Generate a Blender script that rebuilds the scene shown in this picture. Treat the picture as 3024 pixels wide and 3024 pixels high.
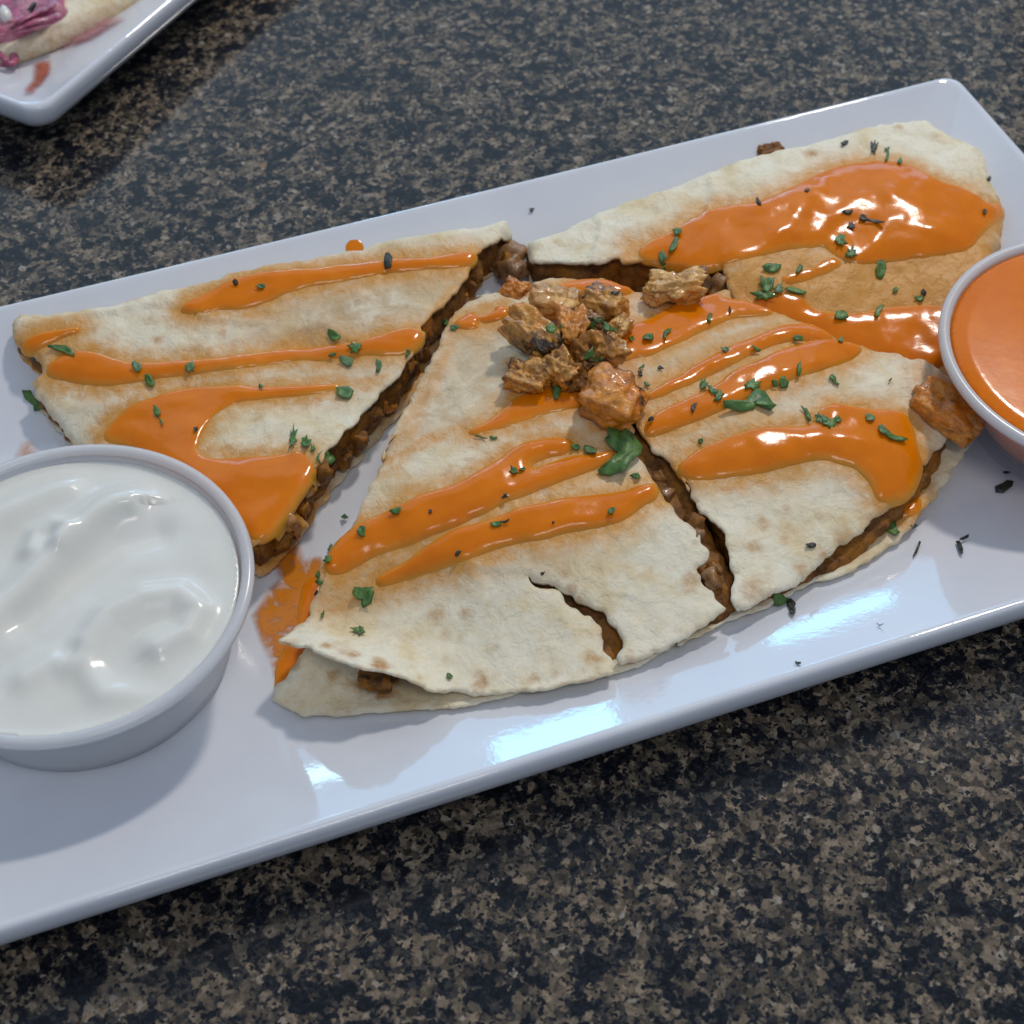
import bpy, bmesh, math, random
import numpy as np
from mathutils import Vector, Matrix, noise as mnoise
from mathutils.geometry import delaunay_2d_cdt

random.seed(7)
rng = np.random.default_rng(7)
SC = bpy.context.scene
for o in list(bpy.data.objects):
    bpy.data.objects.remove(o)

# ------------------------------------------------------------------ camera
CAM_H, CAM_T, CAM_R, CAM_F = 0.295, 0.6886, -0.0227, 4791.0
_F = np.array([0, math.sin(CAM_T), -math.cos(CAM_T)])
_R0 = np.array([1.0, 0, 0]); _U0 = np.cross(_R0, _F)
_R = math.cos(CAM_R) * _R0 + math.sin(CAM_R) * _U0
_U = -math.sin(CAM_R) * _R0 + math.cos(CAM_R) * _U0
cam = bpy.data.cameras.new("camera"); camo = bpy.data.objects.new("camera", cam)
SC.collection.objects.link(camo); SC.camera = camo
M = Matrix.Identity(4)
for i in range(3):
    M[i][0] = _R[i]; M[i][1] = _U[i]; M[i][2] = -_F[i]
M[2][3] = CAM_H
camo.matrix_world = M
cam.sensor_width = 36; cam.lens = 36 * CAM_F / 3024
cam.clip_start = 0.01; cam.clip_end = 50
cam.dof.use_dof = True; cam.dof.focus_distance = 0.365; cam.dof.aperture_fstop = 24

# ------------------------------------------------------------------ light
w = bpy.data.worlds.new("World"); SC.world = w; w.use_nodes = True
w.node_tree.nodes["Background"].inputs[0].default_value = (0.60, 0.76, 1.0, 1)
w.node_tree.nodes["Background"].inputs[1].default_value = 0.36

def area(name, loc, target, sx, sy, power, col):
    l = bpy.data.lights.new(name, 'AREA'); l.shape = 'RECTANGLE'; l.size = sx; l.size_y = sy
    l.energy = power; l.color = col
    o = bpy.data.objects.new(name, l); SC.collection.objects.link(o)
    o.location = loc
    o.rotation_euler = (Vector(target) - Vector(loc)).to_track_quat('-Z', 'Y').to_euler()
    return o
area("ceiling_lamp", (0.49, 1.15, 1.19), (0, .2, 0), 0.13, 0.11, 9.5, (1.0, 0.93, 0.84))
area("fill_lamp", (0.25, -0.55, 1.6), (0, .2, 0), 0.5, 0.3, 4.2, (1.0, 0.92, 0.84))  # added fill behind the camera, out of view, lifts the front faces
area("window_light", (-0.20, 1.75, 0.34), (0, .2, 0), 0.15, 0.13, 0.62, (0.20, 0.68, 1.0))
area("window_light.001", (0.16, 1.75, 0.42), (0, .2, 0), 0.15, 0.045, 0.18, (0.20, 0.68, 1.0))
area("window_light.004", (0.05, 1.95, 0.50), (0, .2, 0), 1.5, 0.40, 3.6, (0.34, 0.64, 1.0))
area("window_light.002", (-0.46, 1.65, 0.46), (0, .2, 0), 0.05, 0.05, 0.09, (0.45, 0.82, 1.0))
area("window_light.003", (-0.25, 1.90, 1.40), (0, .2, 0), 2.20, 0.90, 3.4, (0.60, 0.82, 1.0))
SC.view_settings.view_transform = 'Standard'; SC.view_settings.look = 'None'
SC.view_settings.exposure = 0; SC.view_settings.gamma = 1

# ------------------------------------------------------------------ helpers
def ray(px, z):
    """source-pixel points (n,2) and heights z -> world xy"""
    px = np.asarray(px, float); z = np.broadcast_to(np.asarray(z, float), px.shape[:1])
    a = (px[:, 0] - 1512) / CAM_F; b = -(px[:, 1] - 1512) / CAM_F
    D = _F[None] + a[:, None] * _R[None] + b[:, None] * _U[None]
    t = (z - CAM_H) / D[:, 2]
    return D[:, :2] * t[:, None]

CROP = {1: (0, 600, .6211), 2: (700, 600, .4141), 3: (1400, 700, .4141), 4: (1500, 300, .7888), 5: (2000, 900, .53),
        6: (700, 1200, .6211), 7: (0, 1200, .6211), 8: (0, 0, .4658), 9: (2424, 100, .3106), 10: (0, 2224, .4141),
        11: (2224, 1500, .4141), 12: (2600, 600, .466), 0: (0, 0, 1.5652)}
def T(c, *pts):
    x0, y0, s = CROP[c]
    return [(x0 + s * p[0], y0 + s * p[1]) for p in pts]

_tab = rng.random((256, 256))
def vnoise(x, y, seed=0):
    x = np.asarray(x, float) + seed * 17.13; y = np.asarray(y, float) + seed * 7.71
    i = np.floor(x).astype(int); j = np.floor(y).astype(int); fx = x - i; fy = y - j
    fx = fx * fx * (3 - 2 * fx); fy = fy * fy * (3 - 2 * fy)
    g = lambda a, b: _tab[a & 255, b & 255]
    return (g(i, j) * (1 - fx) + g(i + 1, j) * fx) * (1 - fy) + (g(i, j + 1) * (1 - fx) + g(i + 1, j + 1) * fx) * fy
def fbm(x, y, seed=0, oct=4, gain=.5):
    s = 0; a = 1; t = 0
    for k in range(oct):
        s = s + a * (vnoise(x * 2 ** k, y * 2 ** k, seed + 3 * k) - .5); t += a; a *= gain
    return s / t * 2

def resample(P, step, closed=True, attrs=None):
    P = np.asarray(P, float); Q = np.vstack([P, P[:1]]) if closed else P
    L = np.hypot(*(Q[1:] - Q[:-1]).T); out = []; at = []
    for k in range(len(Q) - 1):
        n = max(1, int(round(L[k] / step)))
        for i in range(n):
            t = i / n; out.append(Q[k] * (1 - t) + Q[k + 1] * t)
            if attrs is not None:
                A = attrs; at.append(A[k] * (1 - t) + A[(k + 1) % len(A)] * t)
    if not closed: out.append(Q[-1])
    return (np.array(out), np.array(at)) if attrs is not None else np.array(out)
def chaikin(P, n=1, closed=True):
    P = np.asarray(P, float)
    for _ in range(n):
        Q = np.roll(P, -1, 0)
        P = np.stack([P * .75 + Q * .25, P * .25 + Q * .75], 1).reshape(-1, P.shape[1])
    return P
def inpoly(pts, poly):
    x, y = pts[:, 0], pts[:, 1]; c = np.zeros(len(pts), bool)
    A = poly; B = np.roll(poly, -1, 0)
    for (x1, y1), (x2, y2) in zip(A, B):
        if y1 == y2: continue
        k = ((y1 > y) != (y2 > y)) & (x < (x2 - x1) * (y - y1) / (y2 - y1) + x1)
        c ^= k
    return c
def segdist(pts, poly, closed=True, chunk=4000):
    A = poly if closed else poly[:-1]; B = np.roll(poly, -1, 0) if closed else poly[1:]
    V = B - A; L2 = np.maximum((V ** 2).sum(1), 1e-16); D = np.empty(len(pts)); K = np.empty(len(pts), int)
    for s in range(0, len(pts), chunk):
        p = pts[s:s + chunk]; W = p[:, None] - A[None]
        t = np.clip((W * V[None]).sum(2) / L2, 0, 1)
        d = ((W - t[..., None] * V[None]) ** 2).sum(2); k = d.argmin(1)
        D[s:s + chunk] = np.sqrt(d[np.arange(len(p)), k]); K[s:s + chunk] = k
    return D, K
def area2(P):
    Q = np.roll(P, -1, 0); return (P[:, 0] * Q[:, 1] - P[:, 1] * Q[:, 0]).sum() / 2

def triangulate(poly, step):
    """poly world xy -> (verts xy, tris); boundary first in order"""
    if area2(poly) < 0: poly = poly[::-1]
    mn = poly.min(0); mx = poly.max(0)
    xs = np.arange(mn[0], mx[0], step); ys = np.arange(mn[1], mx[1], step * .866)
    G = np.array([(x + (step / 2 if j % 2 else 0), y) for j, y in enumerate(ys) for x in xs])
    if len(G):
        G = G + rng.normal(0, step * .08, G.shape)
        G = G[inpoly(G, poly)]
    if len(G):
        d, _ = segdist(G, poly); G = G[d > step * .55]
    V = np.vstack([poly, G]) if len(G) else poly
    vs = [Vector((float(a) * 1000, float(b) * 1000)) for a, b in V]
    r = delaunay_2d_cdt(vs, [], [list(range(len(poly)))], 1, 1e-4)
    V2 = np.array([(v.x / 1000, v.y / 1000) for v in r[0]])
    return V2, [list(f) for f in r[2]]

class TPS:
    def __init__(s, X, z, lam=1e-4):
        X = np.asarray(X, float) * 20; s.X = X; n = len(X)
        K = s._k(X, X) + lam * n * np.eye(n); Pm = np.hstack([np.ones((n, 1)), X])
        A = np.zeros((n + 3, n + 3)); A[:n, :n] = K; A[:n, n:] = Pm; A[n:, :n] = Pm.T
        s.w = np.linalg.solve(A, np.concatenate([z, np.zeros(3)])); s.lo = min(z); s.hi = max(z)
    def _k(s, a, b):
        r2 = ((a[:, None] - b[None]) ** 2).sum(2); return r2 * np.log(r2 + 1e-12) * .5
    def __call__(s, p):
        out = np.empty(len(p))
        for i in range(0, len(p), 20000):
            q = p[i:i + 20000] * 20
            out[i:i + 20000] = s._k(q, s.X) @ s.w[:-3] + np.hstack([np.ones((len(q), 1)), q]) @ s.w[-3:]
        return np.clip(out, s.lo - .002, s.hi + .002)

def mesh(name, verts, faces, mat, parent=None, smooth=True, attrs=None, label=None):
    me = bpy.data.meshes.new(name)
    me.from_pydata([tuple(map(float, v)) for v in verts], [], [tuple(int(i) for i in f) for f in faces])
    me.update()
    if smooth: me.polygons.foreach_set('use_smooth', [True] * len(me.polygons))
    if mat: me.materials.append(mat)
    for k, v in (attrs or {}).items():
        a = me.attributes.new(k, 'FLOAT', 'POINT'); a.data.foreach_set('value', np.asarray(v, np.float32))
    o = bpy.data.objects.new(name, me); SC.collection.objects.link(o)
    if parent: o.parent = parent
    if label: o['label'] = label
    return o
def tag(o, label, cat, group=None, kind=None):
    o['label'] = label; o['category'] = cat
    if group: o['group'] = group
    if kind: o['kind'] = kind
    return o
def empty(name, label, cat, group=None, loc=(0, 0, 0)):
    o = bpy.data.objects.new(name, None); SC.collection.objects.link(o); o.empty_display_size = .01
    o.location = loc
    return tag(o, label, cat, group)

def slab(V, tris, ztop, zbot):
    """close a triangulated sheet: top verts, bottom verts, side quads"""
    n = len(V); t = [tuple(f) for f in tris]
    cnt = {}
    for f in t:
        for a, b in zip(f, f[1:] + f[:1]): cnt[(a, b)] = 1
    side = [(b, a, a + n, b + n) for (a, b) in cnt if (b, a) not in cnt]
    verts = np.vstack([np.c_[V, ztop], np.c_[V, zbot]])
    return verts, t + [tuple(i + n for i in f[::-1]) for f in t] + side

# ------------------------------------------------------------------ node material helpers
def newmat(name):
    m = bpy.data.materials.new(name); m.use_nodes = True
    nt = m.node_tree; b = nt.nodes["Principled BSDF"]
    return m, nt, b
def N(nt, t, **kw):
    n = nt.nodes.new(t)
    for k, v in kw.items():
        if k in n.inputs: n.inputs[k].default_value = v
        else: setattr(n, k, v)
    return n
def ramp(nt, src, stops, interp='LINEAR'):
    r = nt.nodes.new('ShaderNodeValToRGB'); r.color_ramp.interpolation = interp
    e = r.color_ramp.elements
    while len(e) < len(stops): e.new(.5)
    for el, (p, c) in zip(e, stops):
        el.position = p; el.color = (*c, 1) if len(c) == 3 else c
    nt.links.new(src, r.inputs[0]); return r.outputs[0]
def gray(v): return (v, v, v)
def mix(nt, fac, a, b, mode='MIX'):
    m = nt.nodes.new('ShaderNodeMix'); m.data_type = 'RGBA'; m.blend_type = mode
    for s, v in ((m.inputs['Factor'], fac), (m.inputs['A'], a), (m.inputs['B'], b)):
        if isinstance(v, (int, float)): s.default_value = v
        elif isinstance(v, tuple): s.default_value = (*v, 1)
        else: nt.links.new(v, s)
    return m.outputs['Result']
def noise(nt, co, scale, detail=4, rough=.55, dist=0.0):
    n = N(nt, 'ShaderNodeTexNoise'); n.inputs['Scale'].default_value = scale; n.inputs['Detail'].default_value = detail
    n.inputs['Roughness'].default_value = rough; n.inputs['Distortion'].default_value = dist
    nt.links.new(co, n.inputs['Vector']); return n
def voro(nt, co, scale, feature='F1'):
    n = N(nt, 'ShaderNodeTexVoronoi'); n.feature = feature; n.inputs['Scale'].default_value = scale
    nt.links.new(co, n.inputs['Vector']); return n
def bump(nt, h, strength, dist, prev=None):
    b = nt.nodes.new('ShaderNodeBump'); b.inputs['Strength'].default_value = strength; b.inputs['Distance'].default_value = dist
    nt.links.new(h, b.inputs['Height'])
    if prev: nt.links.new(prev, b.inputs['Normal'])
    return b.outputs[0]
def coords(nt): return nt.nodes.new('ShaderNodeNewGeometry').outputs['Position']
def attr(nt, name):
    a = nt.nodes.new('ShaderNodeAttribute'); a.attribute_name = name; return a.outputs['Fac']
def math_(nt, op, a, b=None):
    m = nt.nodes.new('ShaderNodeMath'); m.operation = op
    for s, v in zip(m.inputs, (a, b)):
        if v is None: continue
        if isinstance(v, (int, float)): s.default_value = v
        else: nt.links.new(v, s)
    return m.outputs[0]

# ---- granite
def make_granite():
    m, nt, b = newmat("granite"); L = nt.links; co = coords(nt)
    wrp = noise(nt, co, 520, 5, .7)
    va = nt.nodes.new('ShaderNodeVectorMath'); va.operation = 'SCALE'; va.inputs['Scale'].default_value = .0022
    vs = nt.nodes.new('ShaderNodeVectorMath'); vs.operation = 'SUBTRACT'; vs.inputs[1].default_value = (.5, .5, .5)
    L.new(wrp.outputs['Color'], vs.inputs[0]); L.new(vs.outputs[0], va.inputs[0])
    vd = nt.nodes.new('ShaderNodeVectorMath'); vd.operation = 'ADD'; L.new(co, vd.inputs[0]); L.new(va.outputs[0], vd.inputs[1])
    wco = vd.outputs[0]
    big = voro(nt, wco, 330); mid = voro(nt, wco, 620); fine = voro(nt, wco, 1400)
    sep = lambda v: (lambda s: (L.new(v.outputs['Color'], s.inputs[0]), s)[1])(nt.nodes.new('ShaderNodeSeparateColor'))
    sb, sm, sf = sep(big), sep(mid), sep(fine)
    clus = noise(nt, co, 115, 9, .74, .35)
    # tan grains with value per grain
    tan = ramp(nt, sm.outputs[0], [(0, (.036, .031, .026)), (.3, (.105, .083, .060)), (.7, (.19, .150, .108)), (.93, (.26, .20, .14)), (1, (.30, .265, .22))])
    tan2 = ramp(nt, sf.outputs[1], [(0, gray(.35)), (.4, gray(.95)), (1, gray(1.3))])
    tan = mix(nt, .75, tan, tan2, 'MULTIPLY')
    dark = ramp(nt, sf.outputs[0], [(0, (.003, .0035, .005)), (.6, (.006, .007, .011)), (1, (.018, .021, .028))])
    grey = ramp(nt, sf.outputs[2], [(0, (.014, .015, .017)), (1, (.062, .058, .055))])
    # dark patch mask: clusters + grain randomness
    k = math_(nt, 'ADD', math_(nt, 'MULTIPLY', clus.outputs['Fac'], 1.9), math_(nt, 'MULTIPLY', sb.outputs[0], .45))
    k = math_(nt, 'ADD', k, math_(nt, 'MULTIPLY', sm.outputs[1], .45))
    dm = ramp(nt, k, [(.0, gray(1)), (.5, gray(1)), (1, gray(1))])
    lo = math_(nt, 'LESS_THAN', k, 1.27)
    md = math_(nt, 'LESS_THAN', k, 1.40)
    c = mix(nt, md, tan, grey); c = mix(nt, lo, c, dark)
    # small black specks
    sp = math_(nt, 'LESS_THAN', math_(nt, 'ADD', sf.outputs[0], math_(nt, 'MULTIPLY', clus.outputs['Fac'], .0)), .13)
    c = mix(nt, sp, c, (.008, .010, .016))
    gl = math_(nt, 'GREATER_THAN', math_(nt, 'MULTIPLY', sm.outputs[2], noise(nt, co, 22, 2).outputs['Fac']), .66)
    c = mix(nt, gl, c, (.26, .15, .065))
    fn = noise(nt, co, 2600, 3, .7)
    c = mix(nt, .7, c, ramp(nt, fn.outputs['Fac'], [(.25, gray(.55)), (.5, gray(1)), (.8, gray(1.5))]), 'MULTIPLY')
    L.new(c, b.inputs['Base Color'])
    b.inputs['Specular IOR Level'].default_value = .40
    rg = ramp(nt, noise(nt, co, 900, 3).outputs['Fac'], [(.3, gray(.06)), (.7, gray(.12))]); L.new(rg, b.inputs['Roughness'])
    L.new(bump(nt, noise(nt, co, 700, 4, .7).outputs['Fac'], .06, .0003), b.inputs['Normal'])
    return m
def make_ceramic():
    m, nt, b = newmat("white_ceramic"); co = coords(nt)
    c = ramp(nt, noise(nt, co, 60, 4).outputs['Fac'], [(.3, (.70, .72, .78)), (.7, (.74, .76, .81))])
    nt.links.new(c, b.inputs['Base Color'])
    b.inputs['Roughness'].default_value = .05; b.inputs['Coat Weight'].default_value = .25; b.inputs['Coat Roughness'].default_value = .04
    nt.links.new(bump(nt, noise(nt, co, 55, 2).outputs['Fac'], .05, .001, bump(nt, noise(nt, co, 700, 2).outputs['Fac'], .03, .0004)), b.inputs['Normal'])
    return m
def make_tortilla():
    m, nt, b = newmat("tortilla"); L = nt.links; co = coords(nt)
    n1 = noise(nt, co, 70, 5, .6, .4); n2 = noise(nt, co, 240, 5, .65); n3 = noise(nt, co, 900, 4, .7)
    c = ramp(nt, n1.outputs['Fac'], [(.34, (.88, .81, .64)), (.50, (.86, .77, .58)), (.62, (.80, .66, .42)), (.76, (.68, .50, .28))])
    c = mix(nt, .5, c, ramp(nt, n2.outputs['Fac'], [(.3, (.80, .70, .54)), (.47, (1, 1, 1)), (.7, (1.06, 1.06, 1.08))]), 'MULTIPLY')
    c = mix(nt, .18, c, ramp(nt, n3.outputs['Fac'], [(.3, gray(.7)), (.6, gray(1.1))]), 'MULTIPLY')
    gr = math_(nt, 'MULTIPLY', attr(nt, 'grease'), ramp(nt, noise(nt, co, 150, 5, .65, .6).outputs['Fac'], [(.30, gray(.35)), (.62, gray(1.25))]))
    c = mix(nt, ramp(nt, gr, [(.05, gray(0)), (1, gray(.95))]), c, (.55, .375, .19))
    # toasting: irregular brown spots
    tn = math_(nt, 'MULTIPLY', attr(nt, 'toast'), ramp(nt, noise(nt, co, 420, 4, .65).outputs['Fac'], [(.3, gray(.3)), (.6, gray(1.15))]))
    c = mix(nt, ramp(nt, tn, [(.10, gray(0)), (.75, gray(.8)), (1, gray(1))]), c, (.50, .26, .085))
    sn = math_(nt, 'MULTIPLY', attr(nt, 'stain'), ramp(nt, noise(nt, co, 320, 5, .7).outputs['Fac'], [(.28, gray(.25)), (.62, gray(1.25))]))
    c = mix(nt, ramp(nt, sn, [(.04, gray(0)), (.5, gray(.6)), (1, gray(.93))]), c, (.66, .29, .035))
    L.new(c, b.inputs['Base Color'])
    b.inputs['Roughness'].default_value = .62
    r = ramp(nt, sn, [(0, gray(.66)), (.6, gray(.50))]); L.new(r, b.inputs['Roughness'])
    b.inputs['Subsurface Weight'].default_value = .12; b.inputs['Subsurface Radius'].default_value = (.003, .0018, .0008)
    b.inputs['Subsurface Scale'].default_value = 1
    nb = bump(nt, noise(nt, co, 130, 4, .55, 1.0).outputs['Fac'], .36, .0020)
    pit = ramp(nt, noise(nt, co, 380, 4, .6, .8).outputs['Fac'], [(.34, gray(0)), (.48, gray(1))])
    nb = bump(nt, pit, .35, .00045, nb)
    nb = bump(nt, noise(nt, co, 1100, 3, .6).outputs['Fac'], .25, .0003, nb)
    L.new(nb, b.inputs['Normal'])
    return m
def make_sauce(name, col, rough=.15, bumpy=.10):
    m, nt, b = newmat(name); L = nt.links; co = coords(nt)
    n = noise(nt, co, 130, 4, .6)
    c = mix(nt, ramp(nt, n.outputs['Fac'], [(.35, gray(0)), (.7, gray(1))]), col, tuple(x * y for x, y in zip(col, (.90, .84, .7))))
    if name == 'orange_sauce':   # where the layer is thin the bread shows through it
        cv = math_(nt, 'ADD', attr(nt, 'cover'), math_(nt, 'MULTIPLY', math_(nt, 'SUBTRACT', noise(nt, co, 70, 5, .65).outputs['Fac'], .5), 1.1))
        c = mix(nt, ramp(nt, cv, [(.15, gray(.95)), (.45, gray(.45)), (.85, gray(0))]), c, (.74, .32, .04))
    sp = noise(nt, co, 2300, 2, .6)
    c = mix(nt, ramp(nt, sp.outputs['Fac'], [(.62, gray(0)), (.75, gray(.35))]), c, (col[0] * .7, col[1] * .55, .01))
    L.new(c, b.inputs['Base Color'])
    b.inputs['Roughness'].default_value = rough
    b.inputs['Subsurface Weight'].default_value = .35; b.inputs['Subsurface Radius'].default_value = (.0035, .0012, .0004)
    b.inputs['Subsurface Scale'].default_value = 1
    b.inputs['Specular IOR Level'].default_value = .34
    nb = bump(nt, noise(nt, co, 190, 3, .5).outputs['Fac'], bumpy, .0012)
    nb = bump(nt, noise(nt, co, 1500, 3, .6).outputs['Fac'], bumpy * .6, .0003, nb)
    L.new(nb, b.inputs['Normal'])
    return m
def make_meat(name, base, dark, sauce, char=.35, wet=1):
    m, nt, b = newmat(name); L = nt.links
    tc = nt.nodes.new('ShaderNodeTexCoord'); co = coords(nt)
    n1 = noise(nt, co, 210, 5, .65, .2); n2 = noise(nt, co, 700, 5, .7); n3 = noise(nt, co, 120, 3, .6)
    c = ramp(nt, n1.outputs['Fac'], [(.30, dark), (.46, tuple((a + d) / 2 for a, d in zip(base, dark))), (.56, base), (.75, tuple(min(1, a * 1.25) for a in base))])
    c = mix(nt, ramp(nt, n3.outputs['Fac'], [(.48, gray(0)), (.62, gray(.85))]), c, sauce)
    c = mix(nt, .7, c, ramp(nt, n2.outputs['Fac'], [(.32, gray(.45)), (.52, gray(1)), (.75, gray(1.2))]), 'MULTIPLY')
    ch = math_(nt, 'MULTIPLY', attr(nt, 'char'), ramp(nt, noise(nt, co, 380, 4, .7).outputs['Fac'], [(.35, gray(.4)), (.6, gray(1.2))]))
    c = mix(nt, ramp(nt, ch, [(.42, gray(0)), (.85, gray(.95))]), c, (.022, .012, .008))
    L.new(c, b.inputs['Base Color']); b.inputs['Roughness'].default_value = .36
    L.new(ramp(nt, n2.outputs['Fac'], [(.4, gray(.2 if wet else .42)), (.7, gray(.5 if wet else .7))]), b.inputs['Roughness'])
    b.inputs['Coat Weight'].default_value = .25 * wet; b.inputs['Coat Roughness'].default_value = .12; b.inputs['Specular IOR Level'].default_value = .5 if wet else .25
    b.inputs['Subsurface Weight'].default_value = .12; b.inputs['Subsurface Radius'].default_value = (.003, .0012, .0006); b.inputs['Subsurface Scale'].default_value = 1
    nb = bump(nt, n1.outputs['Fac'], .6, .0012); nb = bump(nt, n2.outputs['Fac'], .4, .0006, nb)
    L.new(nb, b.inputs['Normal'])
    return m
def make_leaf(name, a, d):
    m, nt, b = newmat(name); L = nt.links; co = coords(nt)
    n = noise(nt, co, 420, 4, .6)
    c = ramp(nt, n.outputs['Fac'], [(.3, d), (.7, a)]); L.new(c, b.inputs['Base Color'])
    b.inputs['Roughness'].default_value = .42
    L.new(bump(nt, noise(nt, co, 900, 3).outputs['Fac'], .5, .0004), b.inputs['Normal'])
    return m
def make_plastic(name, trans):
    m, nt, b = newmat(name); L = nt.links
    co = coords(nt)
    L.new(ramp(nt, noise(nt, co, 90, 3).outputs['Fac'], [(.3, (.92, .94, .97)), (.7, (.95, .96, .98))]), b.inputs['Base Color'])
    b.inputs['Roughness'].default_value = .2; b.inputs['Subsurface Weight'].default_value = .8 if trans < .3 else 0; b.inputs['Subsurface Radius'].default_value = (.007, .007, .007); b.inputs['Subsurface Scale'].default_value = 1
    tr = nt.nodes.new('ShaderNodeBsdfTransparent'); tr.inputs[0].default_value = (.93, .94, .97, 1)
    tl = nt.nodes.new('ShaderNodeBsdfTranslucent'); tl.inputs[0].default_value = (.8, .82, .87, 1)
    m1 = nt.nodes.new('ShaderNodeMixShader'); m1.inputs[0].default_value = .2
    L.new(b.outputs[0], m1.inputs[1]); L.new(tl.outputs[0], m1.inputs[2])
    m2 = nt.nodes.new('ShaderNodeMixShader'); m2.inputs[0].default_value = trans
    L.new(m1.outputs[0], m2.inputs[1]); L.new(tr.outputs[0], m2.inputs[2])
    L.new(m2.outputs[0], nt.nodes['Material Output'].inputs[0])
    return m
def make_cream():
    m, nt, b = newmat("sour_cream"); L = nt.links; co = coords(nt)
    L.new(ramp(nt, noise(nt, co, 70, 3).outputs['Fac'], [(.3, (.80, .79, .72)), (.7, (.84, .83, .78))]), b.inputs['Base Color'])
    b.inputs['Roughness'].default_value = .2
    b.inputs['Subsurface Weight'].default_value = .2; b.inputs['Subsurface Radius'].default_value = (.004, .0035, .0028); b.inputs['Subsurface Scale'].default_value = 1
    nb = bump(nt, noise(nt, co, 110, 3, .5).outputs['Fac'], .10, .0012); nb = bump(nt, noise(nt, co, 900, 3).outputs['Fac'], .06, .0003, nb)
    L.new(nb, b.inputs['Normal'])
    return m
def make_smear(name, col, amount):
    m, nt, b = newmat(name); L = nt.links; co = coords(nt)
    b.inputs['Base Color'].default_value = (*col, 1); b.inputs['Roughness'].default_value = .15
    tr = nt.nodes.new('ShaderNodeBsdfTransparent'); ms = nt.nodes.new('ShaderNodeMixShader')
    f = math_(nt, 'MULTIPLY', attr(nt, 'stain'), ramp(nt, noise(nt, co, 260, 5, .7, .5).outputs['Fac'], [(.3, gray(.1)), (.6, gray(amount))]))
    L.new(f, ms.inputs[0]); L.new(tr.outputs[0], ms.inputs[1]); L.new(b.outputs[0], ms.inputs[2])
    L.new(ms.outputs[0], nt.nodes['Material Output'].inputs[0])
    return m
MAT = dict(granite=make_granite(), ceramic=make_ceramic(), tortilla=make_tortilla(),
           sauce=make_sauce("orange_sauce", (.82, .222, .001), .16, .08), dip=make_sauce("orange_dip", (.82, .205, .001), .12, .02),
           meat=make_meat("grilled_chicken", (.70, .34, .065), (.24, .075, .010), (.70, .23, .008)),
           meat_orange=make_meat("sauced_chicken", (.72, .28, .03), (.36, .10, .010), (.74, .22, .006)),
           meat_pale=make_meat("pale_chicken", (.78, .46, .15), (.42, .17, .035), (.74, .28, .02)),
           filling=make_meat("filling", (.30, .125, .026), (.075, .024, .006), (.36, .14, .012), wet=0),  # brown taken darker to carry the shade on the cut faces
           onion=make_meat("cooked_onion", (.36, .19, .08), (.16, .07, .025), (.34, .15, .03)),
           leaf=make_leaf("parsley", (.12, .25, .045), (.035, .095, .02)), leafd=make_leaf("dried_parsley", (.035, .045, .03), (.012, .018, .014)),
           leafp=make_leaf("pale_parsley", (.17, .28, .11), (.07, .14, .05)),
           plastic=make_plastic("cup_plastic", .04), plastic2=make_plastic("thin_cup_plastic", .88), cream=make_cream(),
           smear=make_smear("sauce_smear", (.66, .22, .02), 1.5), redsmear=make_smear("red_smear", (.5, .09, .04), 1.3),
           pinksmear=make_smear("pink_smear", (.62, .28, .30), .8))

# ------------------------------------------------------------------ table
tbl = mesh("table_top", [(-2, -1, 0), (2, -1, 0), (2, 3, 0), (-2, 3, 0), (-2, -1, -.03), (2, -1, -.03), (2, 3, -.03), (-2, 3, -.03)],
           [(0, 1, 2, 3), (7, 6, 5, 4), (0, 4, 5, 1), (1, 5, 6, 2), (2, 6, 7, 3), (3, 7, 4, 0)], MAT['granite'], smooth=False)
tbl['kind'] = 'structure'

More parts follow.
